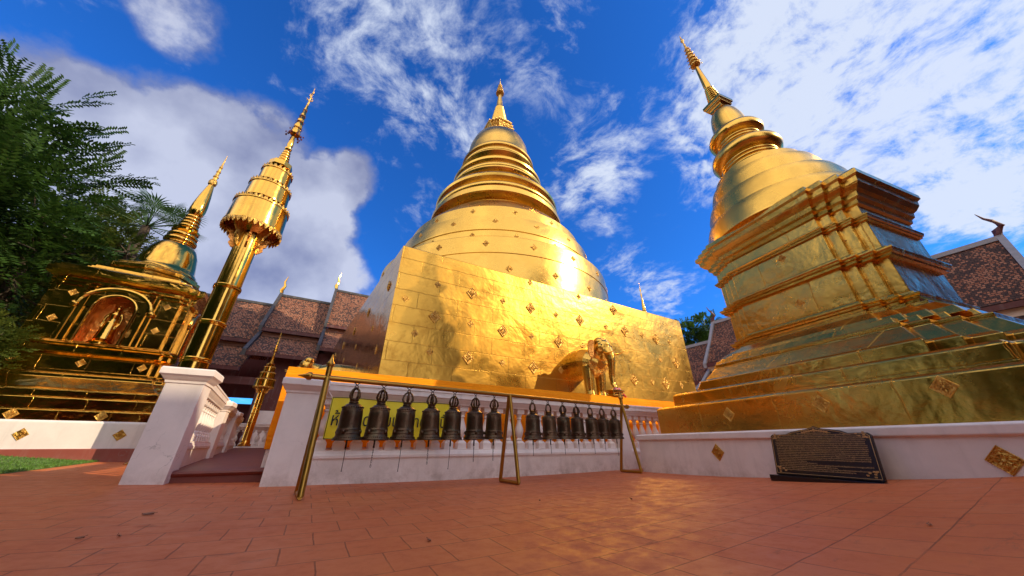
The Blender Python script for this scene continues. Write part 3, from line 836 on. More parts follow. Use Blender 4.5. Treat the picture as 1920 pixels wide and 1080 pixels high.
def text_obj(name, body, size, m, parent, loc, rot, ext=.001, sx=1.0, align='LEFT'):
    cu = bpy.data.curves.new(name, 'FONT'); cu.body = body; cu.size = size; cu.extrude = ext; cu.align_x = align; cu.offset = size * .006
    o = bpy.data.objects.new(name, cu); C.objects.link(o); o.location = loc; o.rotation_euler = rot; o.parent = parent
    cu.materials.append(m)
    bpy.context.view_layer.update()
    me = bpy.data.meshes.new_from_object(o.evaluated_get(bpy.context.evaluated_depsgraph_get()))
    bpy.data.objects.remove(o); bpy.data.curves.remove(cu)
    o = bpy.data.objects.new(name, me); C.objects.link(o); o.location = loc; o.rotation_euler = rot; o.parent = parent; o.scale = (sx, 1, 1)
    return o
TH = 'ห้ามจุดเทียนบูชาตรงนี้'
tx = text_obj('lettering', TH, .19, M['ink'], bn, (W0 + .035, -.034, at_y(640, 798, YR - .22).z), (PI / 2, 0, 0))
bpy.context.view_layer.update()
tw = tx.dimensions.x
if tw > 0: tx.scale = ((W1 - W0 - .1) / tw, 1.1, 1.0)

# ------------------------------------------------------------------ right stupa
vv = Vector((.1737, .9848)); uu = Vector((.9848, -.1737))     # along its face (away), into it
RC = Vector((7.40, 1.64)); ang = math.atan2(-.1737, .9848)
rs_ = empty('stupa', (RC.x, RC.y, 0), 0, 'tall golden stupa on the right with redented stepped body behind the black sign', 'stupa')
def rp(wq, s, z): return (-uu.x * wq + vv.x * s, -uu.y * wq + vv.y * s, z)
def rect(w0, w1, s0, s1, z): return [rp(w0, s0, z), rp(w0, s1, z), rp(w1, s1, z), rp(w1, s0, z)]
mb = MB().rings([rect(2.76, -2.5, -2.75, 2.21, -.2), rect(2.76, -2.5, -2.75, 2.21, .505), rect(2.79, -2.53, -2.78, 2.24, .515), rect(2.79, -2.53, -2.78, 2.24, .585), rect(2.75, -2.49, -2.74, 2.20, .60)])
mb.build('plinth', M['white'], rs_, bevel=.008)
def shallow(m=.64, d=.06, q=.12):
    f = [(1, -m), (1, m), (1 - d, m), (1 - d, m + q), (1 - 2 * d, m + q), (1 - 2 * d, m + 2 * q), (1 - 3.2 * d, m + 2 * q), (1 - 3.2 * d, 1)]
    b_ = [(-x, y) for x, y in reversed(f[1:])]
    lo = [(-x, -y) for x, y in f[1:]]
    r_ = [(x, -y) for x, y in reversed(f[1:])]
    return f[1:] + b_ + lo + r_
RDM = shallow()
SQ = redent(.93, 2)
def rmb(lv, poly): 
    return MB().rings([[rp(E * (x if x > 0 else x * (bk if E < 1.6 else .8)), E * y, z) for x, y in poly] for E, z in lv])
bk = .5
rmb([(2.30, .55), (2.30, 1.02), (2.26, 1.05)], SQ).build('base_step', M['gold'], rs_, bevel=.012)
rmb([(2.12, 1.0), (2.12, 1.24), (2.08, 1.27)], redent(.88, 2)).build('base_step', M['gold'], rs_, bevel=.012)
rmb([(1.95, 1.2), (1.95, 1.42), (1.91, 1.45), (1.86, 1.46), (1.72, 1.62), (1.70, 1.64), (1.70, 1.70), (1.62, 1.72), (1.58, 1.80)], redent(.70, 3)).build('base_step', M['gold'], rs_, bevel=.008)
rmb([(1.56, 1.76), (1.5, 1.86), (1.36, 1.97), (1.30, 1.99), (1.30, 2.03), (1.22, 2.04), (1.22, 2.10)], RDM).build('base_slope', M['gold'], rs_, bevel=.006)
def mould(z, E, h=.18, o=.10): return [(E, z - h * .5), (E + o * .45, z - h * .42), (E + o * .5, z - h * .22), (E + o * .8, z - h * .15), (E + o * .85, z - 0), (E + o, z + .02), (E + o, z + h * .25), (E + o * .4, z + h * .35), (E + o * .3, z + h * .5), (E, z + h * .52)]
rmb(mould(2.12, 1.19, .16, .085), RDM).build('string_moulding', M['gold'], rs_)
rmb([(1.19, 2.05), (1.17, 2.80)], RDM).build('lower_body', M['gold'], rs_, bevel=.01)
rmb(mould(2.80, 1.19, .16, .095), RDM).build('string_moulding', M['gold'], rs_)
rmb([(1.175, 2.80), (1.17, 3.45)], RDM).build('upper_body', M['gold'], rs_, bevel=.01)
rmb(mould(3.40, 1.18, .12, .06), RDM).build('string_moulding', M['gold'], rs_)
rmb([(1.175, 3.42), (1.175, 3.62), (1.21, 3.64), (1.22, 3.70), (1.26, 3.73), (1.27, 3.80), (1.31, 3.83), (1.36, 3.90), (1.37, 3.98), (1.41, 4.01), (1.41, 4.08), (1.38, 4.11), (1.30, 4.12)], RDM).build('cornice', M['gold'], rs_)
ln_ = (-.035, .042)
def rl(prof, n=64): return MB().lathe([(r, z) for r, z in prof], n, (RO[0] - ln_[0] * 4.2, RO[1] - ln_[1] * 4.2), lean=ln_)
RO = (-uu.x * .20, -uu.y * .20 + .06)
def oct_tier(r, z0, z1, ins):
    pts = [(r + .005, z0), (r + .005, z0 + .04), (r, z0 + .06), (r, z0 + (z1 - z0) * .55), (r - ins * .35, z0 + (z1 - z0) * .85), (r - ins, z1)]
    return pts
rl(oct_tier(1.29, 4.08, 4.58, .16), 96).build('drum', M['gold_round'], rs_, smooth=True, autosm=25)
rl(oct_tier(1.14, 4.5, 5.02, .16), 96).build('drum', M['gold_round'], rs_, smooth=True, autosm=25)
rl(oct_tier(.96, 4.95, 5.45, .14), 96).build('drum', M['gold_round'], rs_, smooth=True, autosm=25)
rl([(.82, 5.35), (.77, 5.62), (.58, 5.72), (.56, 5.76)] + torus_stack(.54, 5.76, 6.06, .50, 3, .055) + [(.55, 6.08), (.63, 6.14), (.66, 6.22), (.64, 6.32), (.56, 6.40), (.46, 6.44)], 80).build('ring_moulding', M['gold_round'], rs_, smooth=True)
rl([(.42, 6.42)] + torus_stack(.43, 6.44, 6.72, .39, 3, .05) + [(.44, 6.74), (.52, 6.80), (.54, 6.88), (.51, 6.96), (.42, 7.02), (.38, 7.04)], 80).build('ring_moulding', M['gold_round'], rs_, smooth=True)
rl([(.38, 7.02), (.355, 7.08), (.34, 7.25), (.32, 7.45), (.28, 7.65), (.21, 7.82), (.12, 7.92)], 64).build('bell', M['gold_round'], rs_, smooth=True)
hx_, hy_ = RO[0] + ln_[0] * 3.9, RO[1] + ln_[1] * 3.9
mb = MB().rings([[(hx_ + E * (x * uu.x + y * vv.x), hy_ + E * (x * uu.y + y * vv.y), z) for x, y in ((-1, -1), (1, -1), (1, 1), (-1, 1))] for E, z in ((.15, 7.86), (.15, 7.95), (.20, 7.98), (.20, 8.04), (.23, 8.06), (.23, 8.14), (.18, 8.17), (.16, 8.2))])
mb.build('harmika', M['gold_poly'], rs_, bevel=.004)
sp = [(.16, 8.18)]
for k in range(8):
    z = 8.2 + k * .075; r = .155 - k * .009
    sp += [(r, z + .01), (r + .008, z + .035), (r, z + .055), (r - .02, z + .07)]
sp += [(.078, 8.85), (.085, 8.9), (.05, 9.7), (.035, 9.85)]
rl(sp, 32).build('ringed_spire', M['gold_poly'], rs_, smooth=True)
ut = MB()
for k in range(6):
    f = k / 6; z = 9.85 + .95 * f; r = .12 - .08 * f; h = .16
    ut.lathe([(r * .5, z), (r, z + .01), (r * 1.05, z + .04), (r * .7, z + .06), (r * .55, z + h)], 16, (RO[0] - ln_[0] * 4.2, RO[1] - ln_[1] * 4.2), lean=ln_)
    for q in range(6):
        a = q * PI / 3
        ut.ball((RO[0] + ln_[0] * (z - 4.2) + r * 1.25 * math.cos(a), RO[1] + ln_[1] * (z - 4.2) + r * 1.25 * math.sin(a), z), (.016, .016, .028), 5, 4)
ut.build('umbrella_finial', M['gold_orn'], rs_, smooth=True)
rl([(.02, 10.75), (.028, 10.9), (.012, 11.0), (.05, 11.12), (.03, 11.16), (.004, 11.4)], 8).build('tip', M['gold_orn'], rs_, smooth=True)
def r_orn(wq, s, z, size, lean=0): 
    p = rp(wq, s, z); ornament(rs_, (p[0] + RC.x, p[1] + RC.y, z), size, (-uu.x, -uu.y, lean))
def hit_r(px, py, wq):   # point of the stupa's own face plane at depth wq
    r = ray(px, py); n = Vector((uu.x, uu.y, 0)); base = Vector((RC.x, RC.y, 0)) + Vector(rp(wq, 0, 0))
    t = n.dot(base - Vector((0, 0, CAMH))) / n.dot(r); P_ = Vector((0, 0, CAMH)) + r * t; q = P_ - Vector((RC.x, RC.y, 0))
    return q.x * vv.x + q.y * vv.y, P_.z
for px, py, wq, s_ in ((1346, 848, 2.76, .105), (1858, 820, 2.76, .10), (1367, 777, 2.30, .10), (1540, 757, 2.30, .10), (1770, 725, 2.30, .10), (1500, 570, 1.175, .085), (1466, 485, 1.17, .075), (1399, 330, 1.2, .07)):
    s, z = hit_r(px, py, wq)
    if py == 330: continue
    if px == 1858: z = .345
    r_orn(wq, s, z, s_)
for s, z, E in ((-.98, 2.5, 1.06), (-.98, 3.15, 1.06), (.98, 2.5, 1.06), (.98, 3.1, 1.06)): r_orn(E - .02, s * .86, z, .08)
for a_, rr, zc in ((.12, 1.24, 4.35), (-.05, .9, 5.2), (.02, 1.07, 4.76)):
    d = Vector((-uu.x, -uu.y)).normalized(); a = math.atan2(d.y, d.x) + a_
    ornament(rs_, (RC.x + RO[0] + rr * math.cos(a) + ln_[0] * (zc - 4.2), RC.y + RO[1] + rr * math.sin(a) + ln_[1] * (zc - 4.2), zc), .075, (math.cos(a), math.sin(a), .05))

# sign board in front of it
def wallpt(s, off, z): q = rp(2.76 + off, s, z); return Vector((q[0] + RC.x, q[1] + RC.y, z))
sA, _ = hit_r(1456, 888, 2.98); sB, _ = hit_r(1654, 888, 2.98)
gz = g_at(*wallpt((sA + sB) / 2, .2, 0).xy)
sc_ = (sA + sB) / 2; SW = abs(sA - sB) / 2
org = wallpt(sc_, .22, gz)
sg = empty('sign_board', tuple(org), math.atan2(vv.y, vv.x) + PI, 'black and gold inscribed stone board leaning on the white plinth, dense Thai text', 'sign')
print('sign', sc_, SW, org)
# local: x along the board (toward viewer's right), y away toward wall, z up
SH = .46
def sgn_out(e=0):
    p = []
    W = SW - e; H_ = SH - e
    p += [(-W, e), (W, e), (W, H_ * .86 - .02), (W - .02, H_ * .86), (W * .62, H_ * .86), (W * .5, H_ * .91), (W * .3, H_ * .945), (W * .14, H_ * .965), (0, H_ * 1.02), (-W * .14, H_ * .965), (-W * .3, H_ * .945), (-W * .5, H_ * .91), (-W * .62, H_ * .86), (-W + .02, H_ * .86), (-W, H_ * .86 - .02)]
    return p
LEAN = R_(14)
def board(e, y0, y1, nm, m, par):
    mb = MB(); o = sgn_out(e)
    def tr(x, y, z): return (x, y * math.cos(LEAN) + z * math.sin(LEAN), z * math.cos(LEAN) - y * math.sin(LEAN) + .035)
    mb.rings([[tr(x, y0, z) for x, z in o], [tr(x, y1, z) for x, z in o]])
    return mb.build(nm, m, par, bevel=.003)
MB().box(-SW - .04, SW + .07, -.06, .10, -.03, .03).build('base_slab', M['granite'], sg, bevel=.004)
pb = board(0, 0, .025, 'panel', M['lacquer'], sg)
# gilt line just inside the edge
mb = MB(); oo = sgn_out(.014)
mb.tube([Vector((x, -.002 * math.cos(LEAN) + z * math.sin(LEAN), z * math.cos(LEAN) + .036)) for x, z in oo + [oo[0]]], .0022, 5, False)
mb.build('gilt_border', M['gilt'], sg, smooth=True)
for cx_, cz_, s in ((-1, 0, 1), (1, 0, 1), (-1, .80, -1), (1, .80, -1)):
    mb = MB()
    for k in range(7):
        a = k * .25
        x = cx_ * (SW - .03 - .055 * math.cos(a) * (k % 2 + .4)); z = SH * cz_ + .03 + s * .045 * math.sin(a)
        mb.ball((x, z * math.sin(LEAN) - .003, z * math.cos(LEAN) + .035), (.011, .003, .009), 6, 4)
    mb.build('gilt_ornament', M['gilt'], sg, smooth=True)
mb = MB()
for k in range(11):
    x = (k - 5) * .022; z = SH * .93 - abs(k - 5) * .004
    mb.ball((x, z * math.sin(LEAN) - .003, z * math.cos(LEAN) + .035), (.011, .003, .011 if k != 5 else .022), 6, 4)
mb.build('gilt_ornament', M['gilt'], sg, smooth=True)
thai = ('พระธาตุหลวงเป็นเจดีย์ทรงกลมแบบล้านนาฐานสี่เหลี่ยมสูงมีรูปช้างครึ่งตัวโผล่ออกมาจากฐานทั้งสี่ด้าน'
        'สร้างขึ้นในสมัยพญาผายูเพื่อบรรจุพระอัฐิของพญาคำฟูพระราชบิดาและได้บูรณะต่อมาหลายครั้งหุ้มด้วยแผ่นทองจังโก')
lines = []; pos = 0
full = thai * 14
widths = [34, 62] + [88] * 14 + [30, 40, 88, 58, 88, 74]
for wd in widths: lines.append(full[pos:pos + wd]); pos += wd
zs = [SH * .87 - k * SH * .79 / len(lines) for k in range(len(lines))]
ins = []
for k, (ln, z) in enumerate(zip(lines, zs)):
    x0 = -SW + .05 if k > 1 else -(SW - .05) * (.42 if k == 0 else .66)
    o = text_obj('inscription', ln, .0165, M['gilt'], sg, (x0, z * math.sin(LEAN) - .003, z * math.cos(LEAN) + .03), (PI / 2 - LEAN, 0, 0), .0004)
    ins.append((o, wd, k))
bpy.context.view_layer.update()
for (o, wd_, k), wd in zip(ins, widths):
    tw = o.dimensions.x; target = (2 * SW - .1) * min(1, wd / 88)
    if tw > 0: o.scale = (target / tw, .8, 1)

# ------------------------------------------------------------------ left stupa
LC = Vector((-4.57, 11.5)); lv_ = Vector((.9962, .0872)); ln2 = Vector((.0872, -.9962))
ls = empty('stupa', (LC.x, LC.y, 0), math.atan2(.0872, .9962), 'smaller golden stupa on the left with a standing Buddha in its arched niche', 'stupa')
# local axes: x along the face to the right, -y toward the viewer
gl = .30
def sqr(E, z, Ex=None): return [(-E, -E, z), (E, -E, z), (E, E, z), (-E, E, z)]
MB().rings([sqr(2.36, -.1), sqr(2.36, .375)]).build('kerb', M['redkerb'], ls, bevel=.01)
MB().rings([sqr(2.25, -.1), sqr(2.25, .80), sqr(2.22, .83)]).build('plinth', M['white'], ls, bevel=.01)
LR = redent(.82, 2)
def lmb(lv, poly=LR): return MB().rings([[(E * x, E * y, z) for x, y in poly] for E, z in lv])
lmb([(2.08, .8), (2.08, 1.0), (2.04, 1.03)], redent(.94, 2)).build('base_step', M['gold_dim'], ls, bevel=.01)
lmb([(1.95, 1.0), (1.95, 1.22), (1.91, 1.25)], redent(.90, 2)).build('base_step', M['gold_dim'], ls, bevel=.01)
lmb([(1.80, 1.2), (1.80, 1.38), (1.76, 1.41), (1.70, 1.43), (1.50, 1.62), (1.48, 1.64), (1.48, 1.70), (1.42, 1.73), (1.38, 1.76)], LR).build('base_slope', M['gold_dim'], ls, bevel=.006)
lmb([(1.30, 1.72), (1.30, 1.80), (1.24, 1.82), (1.24, 2.10), (1.30, 2.14), (1.36, 2.16), (1.36, 2.26), (1.33, 2.28), (1.36, 2.30), (1.36, 2.33), (1.33, 2.35), (1.30, 2.38), (1.25, 2.40)], LR).build('sill_moulding', M['gold_dim'], ls)
BE = 1.16
LB = redent(.80, 2)
# body with an arched niche in the front and right faces: walls built round the opening
NW, NS, NT = .32, 3.18, 3.50      # niche half width, spring, top
def niche_face(parent, E, w, z0, z1, depth, nm='niche'):
    """panel in local XZ at y=-E, from -w..w, with an arched opening, plus the recess"""
    arch = [(NW, z0 + .06)] + [(NW * math.cos(a), NS + (NT - NS) * math.sin(a)) for a in [PI * k / 16 for k in range(17)]] + [(-NW, z0 + .06)]
    mb = MB()
    outer = [(w, z0)] + [(w if k < 5 else (w - 2 * w * (k - 4) / 8 if k < 12 else -w), (z0 + (z1 - z0) * (.2 + .2 * k) if k < 5 else (z1 if k < 12 else z1 - (z1 - z0) * .2 * (k - 12)))) for k in range(17)] + [(-w, z0)]
    n = len(arch)
    mb.add([(x, -E, z) for x, z in arch] + [(x, -E, z) for x, z in outer], [(i, i + 1, n + i + 1, n + i) for i in range(n - 1)] + [(0, n, 2 * n - 1, n - 1)])
    f = mb.build('niche_front', M['gold_dim'], parent)
    mb = MB()
    mb.rings([[(x, -E, z) for x, z in arch], [(x, -E + depth, z) for x, z in arch]], cap0=False, cap1=True)
    r = mb.build(nm, M['gold_orange'], parent)
    mb = MB()   # arch rim and side colonnettes
    mb.tube([(x * 1.06, -E - .02, NS + (z - NS) * 1.06) for x, z in arch[1:-1]], .03, 8)
    big = [(x * 1.75, -E - .03, NS + .05 + (z - NS) * 1.35) for x, z in arch[1:-1]]
    mb.tube(big, .05, 8)
    for s in (-1, 1):
        mb.tube([(s * NW * 1.06, -E - .02, z0), (s * NW * 1.06, -E - .02, NS)], .028, 8)
        mb.box(s * .48 - .035, s * .48 + .035, -E - .05, -E + .01, z0, z1 - .38)
        for q in range(4): mb.box(s * .48 - .06, s * .48 + .06, -E - .07, -E + .01, z1 - .38 + q * .05, z1 - .35 + q * .05)
        mb.ball((s * NW * 1.85, -E - .04, NS + .02), (.07, .04, .07), 8, 6)
    mb.build('niche_arch', M['gold_poly'], parent, smooth=True)
    # gable plate above the arch
    mb = MB(); pl = [(x * 1.9, NS + .0 + (z - NS) * 1.6) for x, z in arch[1:-1]]
    inn = [(x * 1.1, NS + (z - NS) * 1.1) for x, z in arch[1:-1]]
    k_ = len(pl)
    mb.add([(x, -E - .04, z) for x, z in inn] + [(x, -E - .04, z) for x, z in pl] + [(x, -E + .02, z) for x, z in inn] + [(x, -E + .02, z) for x, z in pl], [(i, i + 1, k_ + i + 1, k_ + i) for i in range(k_ - 1)] + [(k_ + i, k_ + i + 1, 3 * k_ + i + 1, 3 * k_ + i) for i in range(k_ - 1)])
    mb.build('gable', M['gold_dim'], parent)
mw = .58
# walls of the body other than the two niche bays
zb0, zb1 = 2.36, 3.86
pts = [(mw, -BE + .03), (.98, -BE + .03), (.98, -.98), (BE - .03, -.98), (BE - .03, -mw)]
for s in range(4):
    c_, s_ = math.cos(s * PI / 2), math.sin(s * PI / 2)
    pp = [(x * c_ - y * s_, x * s_ + y * c_) for x, y in pts]
    MB().rings([[(x, y, zb0) for x, y in pp], [(x, y, zb1) for x, y in pp]], False, False, closed=False).build('corner_wall', M['gold_dim'], ls)
MB().box(-mw, mw, BE - .4, BE - .03, zb0, zb1).build('back_wall', M['gold_dim'], ls)
MB().box(-BE + .03, -BE + .4, -mw, mw, zb0, zb1).build('back_wall', M['gold_dim'], ls)
for rot in (0, PI / 2):
    e = empty('niche_bay', (0, 0, 0), rot); e.parent = ls
    niche_face(e, BE, mw, zb0, zb1, .42)
    MB().rings([[(-mw, -BE, zb0), (-mw, -BE, zb1), (-mw, -BE + .05, zb1), (-mw, -BE + .05, zb0)], [(-mw + .001, -BE, zb0), (-mw + .001, -BE, zb1), (-mw + .001, -BE + .05, zb1), (-mw + .001, -BE + .05, zb0)]]).build('niche_jamb', M['gold_poly'], e)
    for s in (-1, 1):
        MB().box(s * mw - .03, s * mw + .03, -BE - .02, -BE + .06, zb0, zb1 - .1).build('pilaster', M['gold_poly'], e, bevel=.006)
lmb([(BE - .02, 3.60), (BE + .03, 3.62), (BE + .03, 3.66), (BE + .0, 3.68), (BE + .04, 3.72), (BE + .04, 3.77), (BE + .02, 3.8), (BE + .12, 3.86), (BE + .16, 3.90), (BE + .16, 4.02), (BE + .12, 4.05), (.95, 4.12), (.92, 4.25)], LB).build('cornice', M['gold_dim'], ls)
MB().lathe([(.88, 4.2), (.88, 4.40), (.92, 4.42), (.92, 4.52), (.84, 4.56), (.84, 4.6), (.78, 4.64)], 8).build('octagonal_base', M['gold_dim'], ls, bevel=.01)
kx = (.0035, -.0)
lx_ = (-.0, 0)
def ll(prof, n=56): return MB().lathe(prof, n, (.10, -.03))
ll([(.70, 4.6), (.68, 4.68), (.64, 4.72), (.61, 4.80), (.57, 5.0), (.52, 5.25), (.44, 5.45), (.34, 5.58), (.28, 5.62)]).build('bell', M['gold_poly'], ls, smooth=True)
pr = [(.30, 5.6)] + torus_stack(.33, 5.62, 5.95, .27, 2, .06) + [(.22, 5.97), (.3, 6.02), (.31, 6.08), (.22, 6.14)] + torus_stack(.22, 6.15, 6.62, .16, 4, .04) + [(.13, 6.62)]
ll(pr, 40).build('ring_moulding', M['gold_poly'], ls, smooth=True)
ll([(.12, 6.6), (.17, 6.7), (.19, 6.85), (.18, 7.05), (.14, 7.4), (.09, 7.75), (.065, 7.88)], 32).build('vase_spire', M['gold_poly'], ls, smooth=True)
ll([(.06, 7.86), (.10, 7.9), (.11, 8.0), (.085, 8.08), (.05, 8.12), (.055, 8.2), (.075, 8.22), (.045, 8.3), (.045, 8.42), (.06, 8.44), (.035, 8.52), (.035, 8.62), (.05, 8.64), (.025, 8.72), (.02, 8.9), (.004, 9.2)], 20).build('umbrella_finial', M['gold_orn'], ls, smooth=True)
lmx = Matrix.Translation(ls.location) @ Matrix.Rotation(ls.rotation_euler.z, 4, 'Z')
def l_orn(x, y, z, s, nrm):
    ornament(ls, lmx @ Vector((x, y, z)), s, lmx.to_3x3() @ Vector(nrm))
for x, y, z in ((-.72, -BE + .03, 3.45), (-.78, -BE + .03, 2.85), (.78, -BE + .03, 3.45), (.78, -BE + .03, 2.85), (.40, -BE - .0, 2.68)): l_orn(x, y, z, .085, (0, -1, 0))
for x in (-1.25, -.15, .9, 1.8): l_orn(x, -2.08, .92, .10, (0, -1, 0)) if abs(x) < 2 else None
for x in (-1.05, .15, 1.3): l_orn(x, -2.25, .60, .10, (0, -1, 0))
for x in (-.9, 0, .9): l_orn(x, -1.24, 1.97, .09, (0, -1, 0))
# standing Buddha statue in the niche
bu = empty('buddha_statue', tuple(lmx @ Vector((.02, -1.0, 2.43))), ls.rotation_euler.z, 'standing golden Buddha image inside the arched niche of the left stupa', 'statue')
def statue():
    mb = MB()
    mb.tube([(0, 0, .08), (0, 0, .3), (0, 0, .5), (0, 0, .58), (0, 0, .68), (0, 0, .74)], [.085, .09, .085, .075, .095, .07], 14)
    mb.tube([(0, 0, .70), (0, 0, .76)], [.035, .03], 10)
    mb.ball((0, -.005, .82), (.048, .052, .062), 12, 9)
    mb.ball((0, 0, .89), (.022, .022, .03), 8, 6)
    mb.tube([(0, 0, .90), (0, 0, .95)], [.012, .003], 6)
    for s in (-1, 1):
        mb.ball((s * .05, 0, .81), (.01, .012, .03), 6, 5)
        mb.tube([(s * .085, 0, .71), (s * .125, -.01, .60), (s * .13, -.01, .48), (s * .12, -.045, .40), (s * .11, -.05, .36)], [.034, .03, .026, .02, .016], 8)
        mb.tube([(s * .05, 0, .12), (s * .05, -.01, .03), (s * .05, -.05, .02)], [.035, .03, .02], 8)
        for f in range(4): mb.tube([(s * (.10 + f * .008), -.05, .37), (s * (.10 + f * .008), -.052, .325 + abs(f - 1.5) * .006)], [.006, .004], 5)
        mb.tube([(s * .115, -.05, .38), (s * .09, -.06, .355)], [.007, .005], 5)
    mb.tube([(0, .01, .50), (0, .01, .30), (0, .01, .10)], [.10, .13, .15], 12)
    return mb
o = statue().build('body', M['gold_poly'], bu, smooth=True, autosm=180)
r = o.modifiers.new('skin', 'REMESH'); r.mode = 'VOXEL'; r.voxel_size = .008; r.use_smooth_shade = True
sm = o.modifiers.new('soft', 'SMOOTH'); sm.factor = .5; sm.iterations = 3
MB().lathe([(.20, -.03), (.20, .02), (.16, .03), (.18, .05), (.14, .07)], 24).build('lotus_base', M['gold_poly'], bu, smooth=True)

# ------------------------------------------------------------------ tall ceremonial umbrella
def make_umbrella():
    t = empty('ceremonial_umbrella')
    MB().lathe([(.34, 0), (.34, .15), (.27, .2), (.27, .35), (.235, .4), (.23, .5)], 32).build('base', M['gold_poly'], t, smooth=True)
    MB().lathe([(.225, .45), (.22, 5.5)], 48).build('pole', M['gold_poly'], t, smooth=True)
    for z in (1.95, 2.72, 3.56):
        MB().lathe([(.222, z - .05), (.24, z - .045), (.245, z - .03), (.235, z - .015), (.25, z), (.235, z + .015), (.245, z + .03), (.24, z + .045), (.222, z + .05)], 48).build('pole_ring', M['gold_poly'], t, smooth=True)
    tiers = ((.58, .56, 5.15, 5.78), (.46, .44, 5.95, 6.42), (.345, .335, 6.58, 6.98))
    for i, (r0, r1, z0, z1) in enumerate(tiers):
        c = MB().lathe([(r0 - .03, z0 - .02), (r0 + .015, z0 - .01), (r0 + .015, z0 + .02), (r0, z0 + .03), (r1, z1 - .03), (r1 + .02, z1 - .02), (r1 + .02, z1), (r1 - .02, z1 + .01), ((tiers[i + 1][0] if i < 2 else .22) - .02, z1 + .17)], 64, cap0=False, cap1=False).build('canopy', M['gold_poly'], t, smooth=True)
        mb = MB(); n = int(2 * PI * r1 / .10)
        for k in range(n):     # leaf crest on the upper rim
            a = 2 * PI * (k + .5) / n; w_ = PI / n * .9
            P3 = lambda rr, aa, z: (rr * math.cos(aa), rr * math.sin(aa), z)
            for ro in (0,):
                mb.add([P3(r1 + .018, a - w_, z1), P3(r1 + .018, a + w_, z1), P3(r1 + .012, a + w_ * .7, z1 + .05), P3(r1 + .02, a, z1 + .1), P3(r1 + .012, a - w_ * .7, z1 + .05), P3(r1 + .0, a - w_, z1), P3(r1 + .0, a + w_, z1), P3(r1 - .006, a + w_ * .7, z1 + .05), P3(r1 + .0, a, z1 + .1), P3(r1 - .006, a - w_ * .7, z1 + .05)],
                       [(0, 1, 2, 3, 4), (9, 8, 7, 6, 5), (1, 2, 7, 6), (2, 3, 8, 7), (3, 4, 9, 8), (4, 0, 5, 9)])
        mb.build('crest', M['gold_orn'], c)
        if i == 0:
            mb = MB()
            for k in range(n):
                a = 2 * PI * (k + .5) / n; w_ = PI / n * .95
                mb.add([P3(r0 + .018, a - w_, z0), P3(r0 + .018, a + w_, z0), P3(r0 + .022, a + w_ * .8, z0 - .07), P3(r0 + .01, a, z0 - .15), P3(r0 + .022, a - w_ * .8, z0 - .07), P3(r0 + .0, a - w_, z0), P3(r0 + .0, a + w_, z0), P3(r0 + .004, a + w_ * .8, z0 - .07), P3(r0 - .008, a, z0 - .15), P3(r0 + .004, a - w_ * .8, z0 - .07)],
                       [(0, 1, 2, 3, 4), (9, 8, 7, 6, 5), (1, 2, 7, 6), (2, 3, 8, 7), (3, 4, 9, 8), (4, 0, 5, 9)])
            mb.build('valance', M['gold_orn'], c)
    # underside and brackets
    MB().lathe([(.21, 5.0), (.3, 5.12), (.42, 5.2), (.54, 5.2)], 48, cap0=False, cap1=False).build('canopy_lining', M['gold_orange'], t, smooth=True)
    for k in range(8):
        a = 2 * PI * k / 8 + .2
        prof = [(.21, 4.55), (.27, 4.58), (.33, 4.66), (.31, 4.74), (.37, 4.8), (.36, 4.9), (.44, 4.98), (.53, 5.12), (.5, 5.2), (.3, 5.14), (.21, 5.0)]
        w_ = .022
        c_, s_ = math.cos(a), math.sin(a)
        mb = MB().rings([[(r * c_ - w_ * q * s_, r * s_ + w_ * q * c_, z) for r, z in prof] for q in (-1, 1)])
        mb.build('bracket', M['gold_orn'] if k % 2 else M['gold_orange'], t)
    sq8 = lambda r, z: [(r * math.cos(PI / 4 * k + PI / 8), r * math.sin(PI / 4 * k + PI / 8), z) for k in range(8)]
    MB().rings([sq8(r, z) for r, z in ((.2, 7.0), (.17, 7.1), (.17, 7.16), (.25, 7.18), (.27, 7.2), (.27, 7.34), (.25, 7.36), (.12, 7.38))]).build('top_plate', M['gold_poly'], t, bevel=.004)
    sp = [(.12, 7.36)]
    for k in range(5):
        z = 7.38 + k * .10; r = .135 - k * .013
        sp += [(r, z + .01), (r + .01, z + .04), (r, z + .07), (r - .045, z + .09)]
    sp += [(.07, 7.9), (.085, 7.93), (.085, 7.97), (.055, 8.0), (.06, 8.05), (.075, 8.1), (.05, 8.35), (.03, 8.55)]
    MB().lathe(sp, 28).build('ringed_neck', M['gold_poly'], t, smooth=True)
    for k in range(5):
        z = 8.55 + k * .27; r = .125 - k * .02; h = .27
        tf = MB().lathe([(r * .5, z), (r, z + .01), (r, z + h * .35), (r * .92, z + h * .38), (r * .84, z + h * .8), (r * .4, z + h)], 20).build('small_umbrella', M['gold_poly'], t, smooth=True)
        mb = MB(); nq = 6
        for q in range(nq):
            a = 2 * PI * q / nq + k
            ca, sa = math.cos(a), math.sin(a)
            R0 = r * (1.5 if k == 0 else 1.15); hh = .10 if k == 0 else .05
            for (rr, zz2, br_) in ((R0 * .8, z - .0, hh * .45), (R0, z - hh * .8, hh * .4), (R0 * 1.15, z + .02, hh * .3)):
                mb.ball((rr * ca, rr * sa, zz2), (br_ * .7, br_ * .7, br_), 6, 4)
        mb.build('bodhi_leaves', M['purple'], tf, smooth=True)
    mb = MB().tube([(0, 0, 9.88), (0, 0, 10.3), (0, 0, 10.75)], [.03, .018, .006], 8)
    for k, (z, l) in enumerate(((10.1, .09), (10.25, .08), (10.42, .07))):
        for s in (-1, 1):
            a = k * 1.1
            mb.tube([(0, 0, z), (s * l * .6 * math.cos(a), s * l * .6 * math.sin(a), z + .02), (s * l * math.cos(a), s * l * math.sin(a), z + .10)], [.008, .022, .003], 6)
    mb.build('tip', M['gold_orn'], t, smooth=True)
    return t
um = make_umbrella()
um.location = (-2.30, 8.7, 0)
